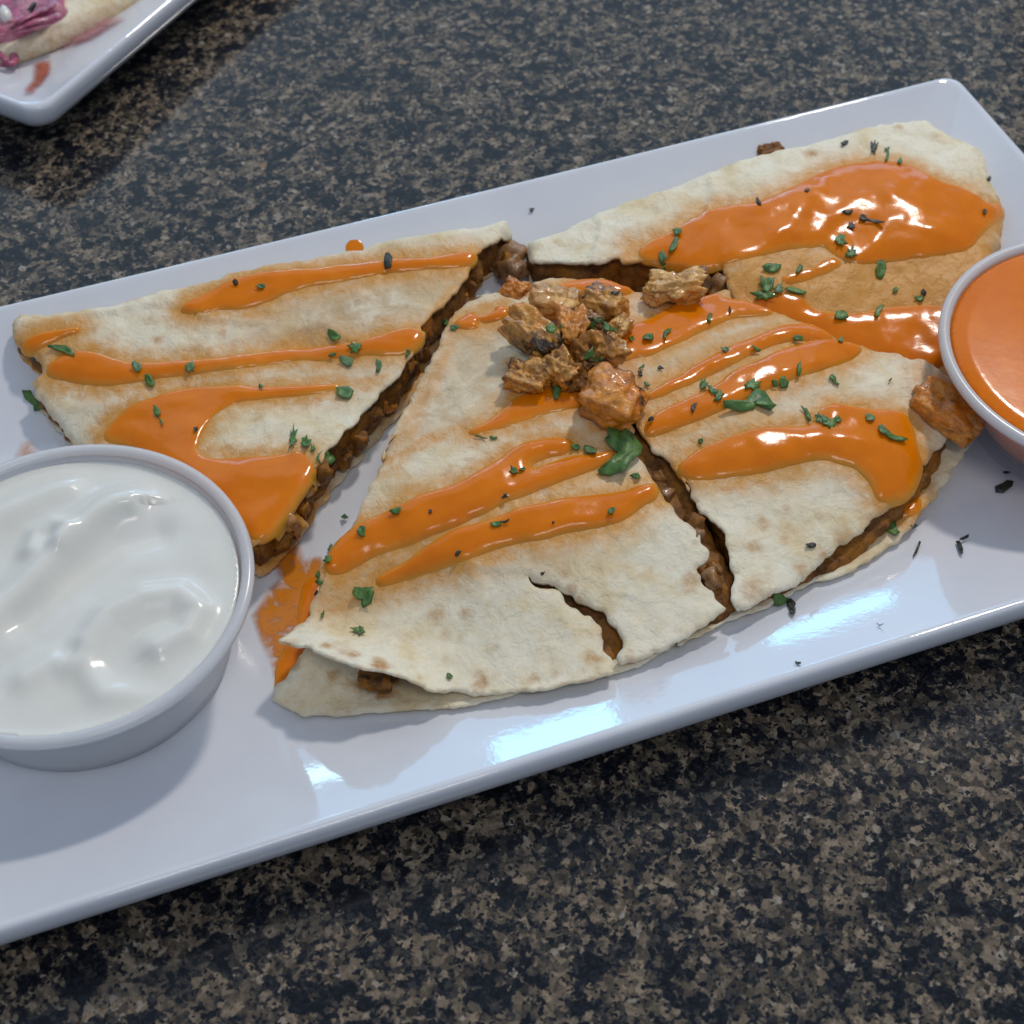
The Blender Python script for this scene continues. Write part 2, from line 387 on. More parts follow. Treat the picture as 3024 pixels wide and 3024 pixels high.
# ------------------------------------------------------------------ plates
FLOOR = .0055; LIP = .0182; SLOPE_W = .038
def prof_in(d):
    s = np.clip(1 - (d - .0016) / (SLOPE_W - .0016), 0, 1) ** 1.3
    return FLOOR + (LIP - FLOOR) * s
def make_plate(name, cx, cy, th, a, b, corner, label, sag=0.0):
    rings = []   # (inset d, z)
    rings += [(.040, .0015), (.030, .0015), (.029, 0), (.027, 0), (.026, .002), (.016, .0046), (.008, .0066), (.0038, .0086), (.0016, .0104), (.0004, .0128), (0, .0150), (0, .0168), (.0003, .0177), (.0009, .01822)]
    for d in np.linspace(.0016, SLOPE_W, 34): rings.append((d, float(prof_in(np.array([d]))[0])))
    rings += [(SLOPE_W + .004, FLOOR)]
    nc = 14; V = []; F = []
    for d, z in rings:
        A, B = a - d, b - d; r = min(max(corner + d * .35, .002), B * .9)
        P = []
        ns = 44
        for q, (sx, sy) in enumerate(((1, 1), (-1, 1), (-1, -1), (1, -1))):
            c0 = (sx * (A - r), sy * (B - r)); a0 = q * math.pi / 2
            for i in range(nc + 1):
                t = a0 + i / nc * math.pi / 2; P.append((c0[0] + r * math.cos(t), c0[1] + r * math.sin(t)))
            # straight subdivisions to next corner
            nx = (((-1, 1), (-1, -1), (1, -1), (1, 1))[q]); c1 = (nx[0] * (A - r), nx[1] * (B - r)); t = a0 + math.pi / 2
            p0 = P[-1]; p1 = (c1[0] + r * math.cos(t), c1[1] + r * math.sin(t))
            for i in range(1, ns): P.append((p0[0] + (p1[0] - p0[0]) * i / ns, p0[1] + (p1[1] - p0[1]) * i / ns))
        for x, y in P:
            if sag and y > 0:
                y -= sag * (1 - (x / a) ** 2) * (y / b)
            zz = z
            X = cx + x * math.cos(th) - y * math.sin(th); Y = cy + x * math.sin(th) + y * math.cos(th)
            V.append((X, Y, zz))
    n = len(V) // len(rings)
    for k in range(len(rings) - 1):
        for i in range(n):
            j = (i + 1) % n; F.append((k * n + i, k * n + j, (k + 1) * n + j, (k + 1) * n + i))
    F.append(tuple(range((len(rings) - 1) * n, len(rings) * n)))
    F.append(tuple(range(n - 1, -1, -1)))
    o = mesh(name, V, F, MAT['ceramic'])
    bm = bmesh.new(); bm.from_mesh(o.data); bmesh.ops.recalc_face_normals(bm, faces=bm.faces); bm.to_mesh(o.data); bm.free()
    return tag(o, label, 'plate')
TH = .3242
near, far, right, left = .5238 * CAM_H, 1.0979 * CAM_H, .8262 * CAM_H, -.113
pc, pn = (right + left) / 2, (near + far) / 2
PCX, PCY = pc * math.cos(TH) - pn * math.sin(TH), pc * math.sin(TH) + pn * math.cos(TH)
PA, PB = (right - left) / 2, (far - near) / 2
make_plate("serving_plate", PCX, PCY, TH, PA, PB, .0045, "long white rectangular plate carrying the cut quesadilla and both dip cups", sag=.0012)
def plate_h(p):
    d = p - np.array([PCX, PCY]); x = d[:, 0] * math.cos(TH) + d[:, 1] * math.sin(TH); y = -d[:, 0] * math.sin(TH) + d[:, 1] * math.cos(TH)
    q = np.minimum(PA - abs(x), PB - abs(y)); z = prof_in(np.maximum(q, .0016)); return np.where(q < 0, 0, z)

# ------------------------------------------------------------------ surfaces registry and draping
SURF = []     # (poly world, height function)
def height(p):
    h = plate_h(p)
    for poly, f, bb in SURF:
        k = (p[:, 0] > bb[0]) & (p[:, 0] < bb[1]) & (p[:, 1] > bb[2]) & (p[:, 1] < bb[3])
        if not k.any(): continue
        idx = np.nonzero(k)[0]
        if poly is not None: idx = idx[inpoly(p[idx], poly)]
        if len(idx): h[idx] = np.maximum(h[idx], f(p[idx]))
    return h
def register(poly, f, bb=None):
    if bb is None: bb = (poly[:, 0].min(), poly[:, 0].max(), poly[:, 1].min(), poly[:, 1].max())
    SURF.append((poly, f, bb))
def drape(px, f=None, z0=.046, z1=.003, dz=.0003):
    """first hit of the line of sight with the built surface: world xy and z"""
    px = np.asarray(px, float); zs = np.arange(z0, z1, -dz); n = len(px)
    Z = np.tile(zs, n); PX = np.repeat(px, len(zs), 0); W = ray(PX, Z)
    H = (f or height)(W).reshape(n, -1); hit = H >= zs[None]
    k = np.where(hit.any(1), hit.argmax(1), len(zs) - 1); z = zs[k]
    for _ in range(1):
        W = ray(px, z)
    return W, z

class Piece:
    """one tortilla wedge: surface height from control heights, edges that fold down"""
    def __init__(s, ctrl, outline, drops, seed, drop_w=.0048, rough=2.0, jitter=.00042, wr=.0009, lift=.0034):
        s.lift = lift; s.folds = []
        c = np.array(T(0, *[(a, b) for a, b, _ in ctrl])); z = np.array([q for _, _, q in ctrl]) / 1000.
        s.tps = TPS(ray(c, z), z, 2e-6); s.seed = seed; s.dw = drop_w; s.wr = wr
        px = np.array(outline, float); dr = np.array(drops, float) / 1000. if drops is not None else np.zeros(len(px))
        px, dr = resample(px, 9, attrs=dr)
        # keep hand-traced shape, soften slightly, then roughen like torn bread
        nxt, prv = np.roll(px, -1, 0), np.roll(px, 1, 0); px = .6 * px + .2 * nxt + .2 * prv
        z = np.full(len(px), .018)
        for _ in range(24):
            W = ray(px, z); z = .5 * z + .5 * np.maximum(s.tps(W) - dr, plate_h(W) + s.lift)
        W = ray(px, z)
        sl = np.cumsum(np.r_[0, np.hypot(*(W[1:] - W[:-1]).T)])
        nrm = np.roll(W, -1, 0) - np.roll(W, 1, 0); nrm = np.c_[nrm[:, 1], -nrm[:, 0]] / (np.hypot(*nrm.T)[:, None] + 1e-9)
        if area2(W) < 0: nrm = -nrm
        W = W + nrm * (jitter * rough * fbm(sl * 420, sl * 0, seed, 3) + jitter * 1.6 * fbm(sl * 110, sl * 0 + 4, seed, 2))[:, None]
        if area2(W) < 0: W = W[::-1]; dr = dr[::-1]
        s.poly = W; s.dr = dr
        register(s.poly, s.h)
    def h(s, p):
        z = s.tps(p)
        z = z + s.wr * fbm(p[:, 0] * 55, p[:, 1] * 55, s.seed, 3) + .00035 * fbm(p[:, 0] * 260, p[:, 1] * 260, s.seed + 5, 3)
        # long soft creases
        u = p[:, 0] * math.cos(.5 + s.seed) + p[:, 1] * math.sin(.5 + s.seed)
        z = z + .00045 * (1 - abs(2 * vnoise(u * 90, p[:, 0] * 18 + p[:, 1] * 9, s.seed + 9) - 1)) ** 3
        for line, hh in s.folds:
            dd, kk = segdist(p, line, closed=False); vv = (line[1:] - line[:-1])[kk]; aa = line[:-1][kk]
            sd = vv[:, 0] * (p - aa)[:, 1] - vv[:, 1] * (p - aa)[:, 0]
            z = z + np.where(sd > 0, hh * np.exp(-dd / .0028), 0) * np.clip(1.2 - .0 * dd, 0, 1)
        if s.dr.max() > 0:
            d, k = segdist(p, s.poly); dr = s.dr[k]
            t = np.clip(1 - d / s.dw, 0, 1); z = z - dr * (1 - np.sqrt(np.maximum(1 - t * t, 0)))
        return np.maximum(z, plate_h(p) + s.lift)

TORT_T = .0013
GREASE = []
def grease_of(p):
    v = np.zeros(len(p))
    for poly, reach, s in GREASE:
        d, _ = segdist(p, poly); ins = inpoly(p, poly); v = np.maximum(v, s * np.where(ins, np.clip(.55 + .45 * d / reach, 0, 1), .55 * np.exp(-(d / reach) ** 1.5)))
    return v
STAINS = []   # (poly world, reach, strength)
def stain_of(p):
    v = np.zeros(len(p))
    for poly, reach, s in STAINS:
        mn, mx = poly.min(0) - reach * 2.5, poly.max(0) + reach * 2.5
        k = np.nonzero((p[:, 0] > mn[0]) & (p[:, 0] < mx[0]) & (p[:, 1] > mn[1]) & (p[:, 1] < mx[1]))[0]
        if not len(k): continue
        d, _ = segdist(p[k], poly); ins = inpoly(p[k], poly)
        v[k] = np.maximum(v[k], s * np.where(ins, 1, np.exp(-(d / reach) ** 1.3)))
    return v
TOASTS = []   # (xy, rx, strength)
def toast_of(p, seed):
    v = .22 * np.clip(fbm(p[:, 0] * 95, p[:, 1] * 95, seed + 21, 4) * 2.4 - .35, 0, 1)
    for c, r, s in TOASTS:
        d = np.hypot((p[:, 0] - c[0]), (p[:, 1] - c[1]) * 1.1) / r; d = d * (1 + .5 * fbm(p[:, 0] * 400, p[:, 1] * 400, 3, 3))
        v = np.maximum(v, s * np.exp(-d ** 2.2))
    return v
def toasts(c, *pts):
    for x, y, r, s in pts:
        (q,) = T(c, (x, y)); W, z = drape(np.array([q])); TOASTS.append((W[0], r * .8 * CROP[c][2] / 12400., s * .85))
def sheet_obj(name, pc, parent, step=.0010, hfun=None, poly=None, thick=TORT_T, label=None, edge_toast=.0, mat='tortilla'):
    poly = pc.poly if poly is None else poly
    V, tr = triangulate(poly, step); f = hfun or pc.h; z = f(V)
    d, _ = segdist(V, poly)
    th = thick * (.55 + .45 * np.clip(d / .0015, 0, 1))
    verts, faces = slab(V, tr, z, z - th)
    st = stain_of(V); to = np.maximum(toast_of(V, pc.seed if pc else 1), edge_toast * np.exp(-(d / .0012) ** 2) * (.5 + fbm(V[:, 0] * 200, V[:, 1] * 200, 8, 3)))
    return mesh(name, verts, faces, MAT[mat], parent, attrs={'stain': np.r_[st, st * .6], 'toast': np.r_[to, to], 'grease': np.r_[grease_of(V), np.zeros(len(V))]}, label=label)

def filling_obj(poly, topf, parent, inset=.0015, zb=.0078, seed=1, amp=.0016, gap=.0024, name='filling', mat='filling'):
    """lumpy packed body below the top sheet: cap plus rough side wall"""
    P = resample(poly, .0011)
    if area2(P) < 0: P = P[::-1]
    t = np.roll(P, -1, 0) - np.roll(P, 1, 0); nr = np.c_[t[:, 1], -t[:, 0]] / (np.hypot(*t.T)[:, None] + 1e-9)
    sm = nr.copy()
    for _ in range(6): sm = (np.roll(sm, 1, 0) + sm + np.roll(sm, -1, 0)) / 3
    sm /= np.hypot(*sm.T)[:, None] + 1e-9
    Q = P - sm * inset
    # drop points that crossed over
    d, _ = segdist(Q, P); Q = Q[(d > inset * .75)] if inset > 0 else Q
    P = Q
    V, tr = triangulate(P, .0014)
    n0 = len(V); zt = topf(V) - gap + .0012 * fbm(V[:, 0] * 230, V[:, 1] * 230, seed, 4)
    verts = [(*v, z) for v, z in zip(V, zt)]; faces = [tuple(f) for f in tr]
    cnt = {}
    for f in faces:
        for a, b in zip(f, f[1:] + f[:1]): cnt[(a, b)] = 1
    bnd = [(a, b) for (a, b) in cnt if (b, a) not in cnt]
    rows = 11; idx = {}
    nx = {a: b for a, b in bnd}; pv = {b: a for a, b in bnd}
    for a in nx:
        A = V[pv.get(a, a)]; B = V[nx[a]]; tt = B - A; L = np.hypot(*tt) + 1e-9; nn = np.array([tt[1], -tt[0]]) / L
        ids = [a]
        for r in range(1, rows):
            f = r / (rows - 1); z = verts[a][2] * (1 - f) + zb * f
            q = mnoise.fractal(Vector((V[a][0] * 240, V[a][1] * 240, z * 300 + seed)), .9, 2.1, 4) * amp + (amp * .9 * math.sin(f * 3.14))
            ids.append(len(verts)); verts.append((V[a][0] + nn[0] * q, V[a][1] + nn[1] * q, z))
        idx[a] = ids
    for a, b in bnd:
        for r in range(rows - 1): faces.append((idx[b][r], idx[a][r], idx[a][r + 1], idx[b][r + 1]))
    ch = [.0] * len(verts)
    return mesh(name, verts, faces, MAT[mat], parent, attrs={'char': ch})

def sauce_obj(px, name, parent, thick=.0013, grow=.0009, step=.0007, edge=.0035, stain=.0028, strength=1.0, mat='sauce', fsurf=None, seed=0, smooth=1, thin=None, label=None):
    """a poured blob: traced outline laid on the surface, bulging up from a rounded edge"""
    P = chaikin(np.array(px, float), smooth); P = resample(P, 7)
    f0 = fsurf or height
    W, z = drape(P, f0)
    # remove draping jumps
    W = resample(W, step)
    if area2(W) < 0: W = W[::-1]
    sl = np.arange(len(W)) * step
    t = np.roll(W, -1, 0) - np.roll(W, 1, 0); nr = np.c_[t[:, 1], -t[:, 0]] / (np.hypot(*t.T)[:, None] + 1e-9)
    W = W + nr * (.00035 * fbm(sl * 160, sl * 0, seed + 2, 3))[:, None]
    for _ in range(3): W = (np.roll(W, 1, 0) + 2 * W + np.roll(W, -1, 0)) / 4
    W = W + nr * grow
    V, tr = triangulate(W, step)
    def smoothh(p):   # liquid evens out small relief
        e = .0012; return (f0(p) * 2 + f0(p + [e, 0]) + f0(p - [e, 0]) + f0(p + [0, e]) + f0(p - [0, e])) / 6
    d, _ = segdist(V, W)
    k = np.clip(d / edge, 0, 1); prof = (1 - (1 - k) ** 2) ** 1.15
    wob = 1 + .35 * fbm(V[:, 0] * 75, V[:, 1] * 75, seed + 31, 2)
    thick = thick * .62
    base = smoothh(V); zt = base + thick * prof * wob + .00022 - .00062 * (1 - np.clip(d / .0010, 0, 1))
    verts, faces = slab(V, tr, zt, np.minimum(f0(V), base) - .0010)
    if stain: STAINS.append((W, stain * 1.2, strength * 1.05)); STAINS.append((W, .0011, 1.15))
    cov = np.clip(d / .0024, 0, 1) ** .8
    o = mesh(name, verts, faces, MAT[mat], parent, label=label, attrs={'cover': np.r_[cov, cov]})
    tp = [0]
    def hf(p, W=W):
        dd, _ = segdist(p, W); kk = np.clip(dd / edge, 0, 1); return f0s(p) + thick * np.sqrt(1 - (1 - kk) ** 2) + .0001
    lst = list(SURF)
    def f0s(p):
        h = plate_h(p)
        for poly, f, bb in lst:
            if getattr(f, 'is_sauce', False): continue
            ix = np.nonzero(inpoly(p, poly))[0] if poly is not None else np.arange(len(p))
            if len(ix): h[ix] = np.maximum(h[ix], f(p[ix]))
        return h
    hf.is_sauce = True
    PENDING.append((W, hf))
    return o
PENDING = []

# ------------------------------------------------------------------ the four wedges
def D(lst, n): return [lst] * n
# --- A : left wedge
A_far = T(1, (90, 522), (250, 535), (400, 520), (500, 505), (640, 460), (800, 430), (1000, 400), (1120, 352), (1300, 318), (1450, 310), (1600, 275)) \
    + T(2, (1000, 335), (1250, 300), (1500, 270), (1750, 225), (1932, 175)) + T(3, (260, 15))
A_cut = T(2, (1860, 265), (1720, 350), (1680, 430), (1640, 530), (1550, 650), (1480, 720), (1400, 780), (1360, 840), (1310, 885), (1350, 950),
          (1260, 1040), (1200, 1130), (1150, 1240), (1060, 1330), (980, 1400), (900, 1490), (840, 1570), (790, 1630), (720, 1700), (650, 1770), (575, 1880)) \
    + T(1, (1490, 1260), (1410, 1400), (1340, 1500), (1250, 1600), (1200, 1640))
A_left = T(1, (1080, 1600), (900, 1500), (600, 1350), (330, 1140), (260, 1040), (180, 930), (130, 850), (200, 805), (190, 740), (130, 715), (70, 660), (60, 600))
A = Piece([(30, 610, 20), (90, 700, 17), (110, 830, 11), (300, 800, 15.5), (250, 650, 18), (500, 560, 20.5), (450, 700, 18), (700, 500, 21), (950, 455, 20.5), (900, 520, 20),
           (830, 620, 20), (700, 760, 20), (600, 870, 20), (490, 1020, 18), (450, 850, 19), (300, 950, 15), (650, 620, 20), (150, 900, 10), (560, 640, 17.5), (380, 760, 16)],
          A_far + A_cut + A_left, [5.5] * len(A_far) + [0] * len(A_cut) + [1.5] * len(A_left), 1)
# --- B : upper right wedge
B_far = T(4, (60, 545), (100, 535), (200, 510), (330, 440), (430, 410), (600, 350), (760, 285), (900, 235), (1050, 190), (1200, 150), (1350, 95), (1450, 78), (1560, 70), (1590, 95),
          (1650, 125), (1700, 150), (1760, 180), (1790, 230), (1800, 290), (1820, 340), (1850, 385), (1855, 440), (1850, 520), (1810, 640), (1780, 800), (1720, 1000), (1680, 1090))
B_low = T(4, (1600, 1080), (1500, 1030), (1300, 970), (1100, 890), (950, 810), (830, 740), (810, 690), (805, 615), (720, 640), (650, 615), (530, 600), (430, 605), (420, 580), (330, 615), (200, 600), (90, 595))
B = Piece([(1000, 470, 19.5), (1300, 360, 20.5), (1740, 250, 19), (1850, 310, 18), (1885, 400, 17), (1870, 550, 16), (1500, 400, 22), (1700, 400, 20), (1400, 500, 20.5), (1600, 500, 18.5),
           (1500, 600, 16), (1700, 600, 14), (1750, 680, 12), (1650, 650, 12.5), (1350, 540, 18), (1150, 480, 19), (1560, 320, 20), (1450, 440, 21), (1560, 440, 19.5), (1640, 360, 20.5)],
          B_far + B_low, [4.5] * len(B_far) + [0] * len(B_low), 2)
# --- C : lower left wedge (with curled lip and tear)
C_top = T(3, (420, 330), (330, 470), (150, 400), (0, 420)) + T(2, (1750, 650), (1650, 700), (1580, 770), (1500, 850), (1470, 960), (1420, 1060), (1390, 1130), (1330, 1230), (1290, 1310),
          (1240, 1400), (1180, 1530), (1130, 1630), (1080, 1740), (1030, 1850)) + T(6, (800, 40), (740, 160), (690, 290), (640, 380), (590, 470), (540, 550), (490, 630), (440, 700), (410, 780), (390, 850), (370, 930), (350, 1010))
C_lip = T(6, (300, 1040), (190, 1120), (330, 1150), (450, 1200), (600, 1245), (720, 1270), (830, 1310), (935, 1345))
C_low = T(6, (1050, 1352), (1200, 1358), (1350, 1350), (1480, 1340), (1650, 1300), (1785, 1268),
          (1780, 1200), (1745, 1180), (1740, 1120), (1712, 1050), (1680, 1003), (1590, 972), (1553, 930), (1525, 882), (1415, 866), (1384, 808), (1425, 852), (1522, 858), (1562, 880), (1612, 925),
          (1680, 952), (1742, 997), (1792, 1070), (1834, 1110), (1822, 1228), (1932, 1195)) + T(5, (0, 1885), (150, 1790), (285, 1690))
C_cut = T(5, (200, 1610), (130, 1540), (115, 1480), (190, 1440), (180, 1380), (130, 1320), (100, 1250), (0, 1180)) + T(3, (1350, 1850), (1310, 1740), (1250, 1680), (1190, 1600), (1150, 1540), (1110, 1440), (1140, 1380), (760, 830))
C = Piece([(1005, 535, 21), (880, 560, 19), (850, 650, 20), (700, 880, 20), (610, 1100, 17), (560, 1175, 14), (540, 1212, 17.5), (700, 1195, 12.5), (640, 1175, 13), (830, 1262, 13), (600, 1215, 20), (690, 1243, 19.5),
           (760, 1262, 17), (835, 1297, 14.5), (1000, 1305, 14), (1150, 1270, 15), (1250, 1230, 15.5), (1375, 1165, 16.5), (1000, 900, 22.5), (1200, 1000, 21), (1000, 1100, 18), (850, 1050, 19.5), (1150, 850, 22.5),
           (1100, 700, 23), (1300, 1080, 17.5), (950, 1200, 14.5), (1100, 1180, 15.5)],
          C_top + C_lip + C_low + C_cut, [0] * (len(C_top) + len(C_lip)) + [.6] * len(C_low) + [.3] * len(C_cut), 3)
# --- D : lower right wedge
D_top = T(3, (420, 330), (560, 305), (900, 300), (1080, 360), (1200, 400), (1400, 440), (1620, 430), (1820, 380)) + T(4, (830, 735), (960, 770), (1050, 805), (1130, 835), (1200, 870), (1240, 900), (1310, 910), (1380, 935), (1440, 945),
          (1500, 975), (1540, 975), (1600, 1010), (1650, 1040), (1700, 1085))
D_right = T(5, (1530, 500), (1560, 600), (1510, 690), (1480, 760), (1420, 860), (1380, 900), (1350, 980), (1290, 1060), (1200, 1120), (1130, 1170), (1070, 1210), (1030, 1270), (950, 1330), (860, 1400), (770, 1470),
            (680, 1530), (600, 1590), (500, 1640), (400, 1680), (330, 1712))
D_cut = T(5, (300, 1640), (325, 1560), (320, 1500), (290, 1430), (270, 1400), (265, 1330), (240, 1260), (190, 1200), (110, 1170), (90, 1110), (60, 1060), (70, 1030), (45, 980), (20, 950)) \
    + T(3, (1540, 1820), (1530, 1780), (1480, 1700), (1430, 1680), (1400, 1600), (1300, 1560), (1250, 1500), (1215, 1420), (1195, 1380), (840, 850))
Dp = Piece([(1005, 535, 21), (1150, 560, 21.5), (1300, 580, 20), (1500, 590, 20), (1650, 660, 18), (1770, 740, 16.5), (1790, 830, 14.5), (1740, 950, 13.5), (1600, 1050, 13.5), (1500, 1100, 14), (1390, 1150, 16),
            (1270, 880, 21), (1400, 800, 22.5), (1250, 700, 23), (1550, 750, 21), (1500, 950, 17), (1650, 850, 18), (1350, 1000, 17.5)],
           D_top + D_right + D_cut, [0] * len(D_top) + [.8] * len(D_right) + [.3] * len(D_cut), 4)

# bottom sheets (thin things lying on the plate floor)
def flatpiece(px, ctrl, seed): return Piece(ctrl, px, None, seed, wr=.0004, lift=.0016)
CB = flatpiece(T(6, (160, 1400), (300, 1462), (480, 1467), (700, 1450), (860, 1445), (1080, 1420), (1300, 1375), (1500, 1318), (1700, 1290), (1900, 1230), (2100, 1120), (2000, 900), (1200, 500), (700, 700), (440, 1000),
                 (330, 1160), (290, 1220), (240, 1290), (195, 1345)), [(515, 1335, 8), (620, 1350, 7.5), (800, 1345, 7.4), (1000, 1310, 7.6), (560, 1260, 11), (620, 1290, 9), (800, 1200, 7.5), (1200, 1200, 7.5), (900, 1000, 7.5), (1200, 900, 7.5)], 5)
DB = flatpiece(T(5, (0, 1895), (200, 1800), (300, 1745), (390, 1702), (500, 1682), (600, 1625), (740, 1552), (860, 1522), (1000, 1470), (1150, 1370), (1250, 1290), (1350, 1170), (1450, 1050), (1550, 900), (1655, 750), (1500, 640),
                 (1000, 800), (600, 1200), (200, 1400)), [(1380, 1180, 8.5), (1500, 1110, 8.2), (1600, 1085, 8.5), (1700, 1010, 9), (1760, 940, 9), (1850, 860, 9), (1600, 950, 8), (1400, 1050, 8), (1500, 1000, 8), (1700, 850, 9)], 6)

def foldline(pc, hh, px):
    L_ = ray(np.array(px, float), pc.tps(ray(np.array(px, float), np.full(len(px), .018)))); pc.folds.append((L_, hh))
foldline(A, .0007, T(2, (350, 1000), (480, 900), (590, 860), (640, 905), (760, 985), (880, 1000)))
foldline(A, -.0006, T(2, (1032, 480), (1022, 610), (960, 660), (900, 690), (700, 760)))
foldline(A, .0006, T(1, (480, 520), (800, 470), (1000, 560), (1250, 590)))
foldline(B, .0008, T(4, (330, 440), (345, 470), (310, 590)))
foldline(B, .0007, T(4, (745, 285), (760, 350), (740, 400)))
foldline(B, .0007, T(4, (805, 610), (800, 660), (825, 710)))
foldline(C, .0006, T(6, (1120, 770), (1300, 775), (1390, 800)))
foldline(C, .0006, T(2, (1270, 1330), (1380, 1290), (1370, 1350)))
foldline(Dp, .0008, T(5, (110, 1168), (170, 1195), (230, 1260), (262, 1330), (275, 1420)))
foldline(Dp, .0006, T(5, (1270, 320), (1300, 480), (1420, 640), (1520, 690)))
# sauces are draped first so that the tortilla knows its stains
wedge = {}
wedge['A'] = empty("quesadilla_wedge", "left quesadilla wedge behind the sour cream cup, with sauce stripes and a brown cut edge", "quesadilla wedge", "cut quesadilla wedges on the plate")
wedge['B'] = empty("quesadilla_wedge", "upper right quesadilla wedge with the widest pool of orange sauce, beside the orange dip cup", "quesadilla wedge", "cut quesadilla wedges on the plate")
wedge['C'] = empty("quesadilla_wedge", "front quesadilla wedge with a curled tortilla lip and a jagged tear", "quesadilla wedge", "cut quesadilla wedges on the plate")
wedge['D'] = empty("quesadilla_wedge", "right front quesadilla wedge with a curly parsley sprig, tip beside the orange cup", "quesadilla wedge", "cut quesadilla wedges on the plate")

def on(*pcs):
    def f(p):
        h = np.full(len(p), .004)
        for q in pcs:
            ix = np.nonzero(inpoly(p, q.poly))[0]
            if len(ix): h[ix] = np.maximum(h[ix], q.h(p[ix]))
            # outside: extend the nearest sheet a little so the pour can hang over an edge
            ox = np.nonzero(~inpoly(p, q.poly))[0]
            if len(ox):
                d, _ = segdist(p[ox], q.poly); m = d < .0022
                if m.any(): h[ox[m]] = np.maximum(h[ox[m]], q.h(p[ox[m]]) - d[m] ** 2 * 350)
        return h
    return f
fA, fB, fC, fD = on(A), on(B), on(C), on(Dp)
S = 'sauce_drizzle'
sauce_obj(T(1, (840, 520), (900, 470), (1000, 430), (1090, 372), (1200, 345), (1300, 330), (1450, 322), (1600, 305), (1700, 292), (1820, 282)) +
          T(2, (1110, 405), (1300, 410), (1420, 398), (1600, 358), (1710, 352), (1690, 420), (1640, 455), (1500, 460), (1300, 470), (1110, 490), (900, 520), (700, 560), (500, 590), (350, 640)) +
          T(1, (1250, 480), (1150, 500), (1050, 505), (950, 520)), S, wedge['A'], fsurf=fA, seed=1, thick=.0012)
sauce_obj(T(1, (105, 690), (130, 650), (200, 622), (300, 612), (400, 595), (350, 622), (290, 642), (230, 672), (160, 708), (120, 708)), S, wedge['A'], fsurf=fA, seed=2, thick=.0009, edge=.002)
sauce_obj(T(1, (215, 790), (280, 740), (350, 715), (430, 712), (520, 745), (620, 770), (800, 760), (950, 750), (1100, 735), (1250, 715), (1400, 700), (1550, 690), (1700, 665), (1800, 640)) +
          T(2, (1180, 900), (1290, 900), (1330, 950), (1270, 1030), (1200, 1080), (1100, 1085), (950, 1080), (850, 1090), (700, 1100), (600, 1130), (450, 1110), (300, 1140), (100, 1165)) +
          T(1, (1000, 800), (880, 815), (750, 830), (650, 850), (500, 865), (400, 862), (300, 840), (235, 830)), S, wedge['A'], fsurf=fA, seed=3, thick=.0012)
sauce_obj(T(1, (480, 1120), (540, 1040), (620, 970), (750, 920), (880, 890), (1000, 880), (1100, 875), (1250, 880), (1400, 872), (1550, 868), (1640, 866), (1550, 900), (1400, 915), (1250, 930), (1120, 945), (1050, 980), (1000, 1020),
            (960, 1090), (930, 1160), (940, 1200), (1000, 1225), (1100, 1225), (1200, 1215), (1350, 1200), (1420, 1180), (1488, 1230), (1492, 1280), (1430, 1370), (1370, 1470), (1310, 1550), (1250, 1600), (1190, 1590),
            (1100, 1480), (1000, 1400), (850, 1300), (700, 1200), (600, 1150)), S, wedge['A'], fsurf=fA, seed=4, thick=.0013, edge=.005)
sauce_obj(T(4, (480, 580), (520, 530), (580, 510), (640, 480), (720, 420), (800, 395), (900, 385), (980, 365), (1050, 330), (1130, 290), (1200, 260), (1280, 238), (1350, 228), (1440, 230), (1500, 240), (1560, 270), (1610, 305),
            (1700, 325), (1760, 355), (1800, 390), (1838, 380), (1850, 400), (1848, 440), (1800, 470), (1760, 510), (1730, 550), (1650, 570), (1500, 585), (1400, 605), (1330, 610), (1270, 600), (1215, 570), (1190, 535),
            (1100, 545), (1000, 562), (880, 590), (780, 620), (700, 625), (620, 620), (560, 600)), S, wedge['B'], fsurf=fB, seed=5, thick=.0019, edge=.006)
sauce_obj(T(4, (900, 735), (1010, 715), (1100, 735), (1130, 780), (1200, 795), (1280, 800), (1350, 790), (1450, 775), (1550, 765), (1630, 770), (1680, 830), (1660, 930), (1620, 1000), (1540, 1000), (1490, 990), (1440, 970), (1300, 930),
            (1200, 900), (1100, 850), (980, 800)), S, wedge['B'], fsurf=fB, seed=6, thick=.0017, edge=.005)
sauce_obj(T(4, (1010, 670), (1080, 640), (1150, 620), (1210, 580), (1260, 610), (1200, 640), (1130, 660), (1060, 690)), S, wedge['B'], fsurf=fB, seed=16, thick=.0005, edge=.003, stain=.006)
sauce_obj(T(3, (520, 350), (620, 350), (700, 315), (850, 305), (960, 315), (1050, 352), (1140, 385), (1080, 415), (1000, 405), (850, 410), (700, 400), (560, 380)), S, wedge['D'], fsurf=fD, seed=7, thick=.0014)
sauce_obj(T(3, (1060, 640), (1180, 620), (1300, 570), (1400, 510), (1500, 460), (1600, 442), (1750, 400)) + T(4, (800, 740), (870, 748), (950, 768), (1010, 795), (940, 805), (860, 805)) +
          T(3, (1800, 590), (1700, 640), (1560, 700), (1450, 750), (1350, 790), (1250, 850), (1170, 855), (1100, 870), (1060, 900), (1040, 800), (1050, 700)), S, wedge['D'], fsurf=fD, seed=8, thick=.0015)
sauce_obj(T(4, (545, 1085), (640, 1030), (740, 970), (830, 920), (900, 895), (960, 870), (1030, 842), (1110, 833), (1180, 855), (1225, 890), (1180, 902), (1100, 892), (1040, 895), (960, 920), (880, 960), (800, 1000), (700, 1050),
            (600, 1090), (540, 1115), (480, 1120)), S, wedge['D'], fsurf=fD, seed=9, thick=.0014)
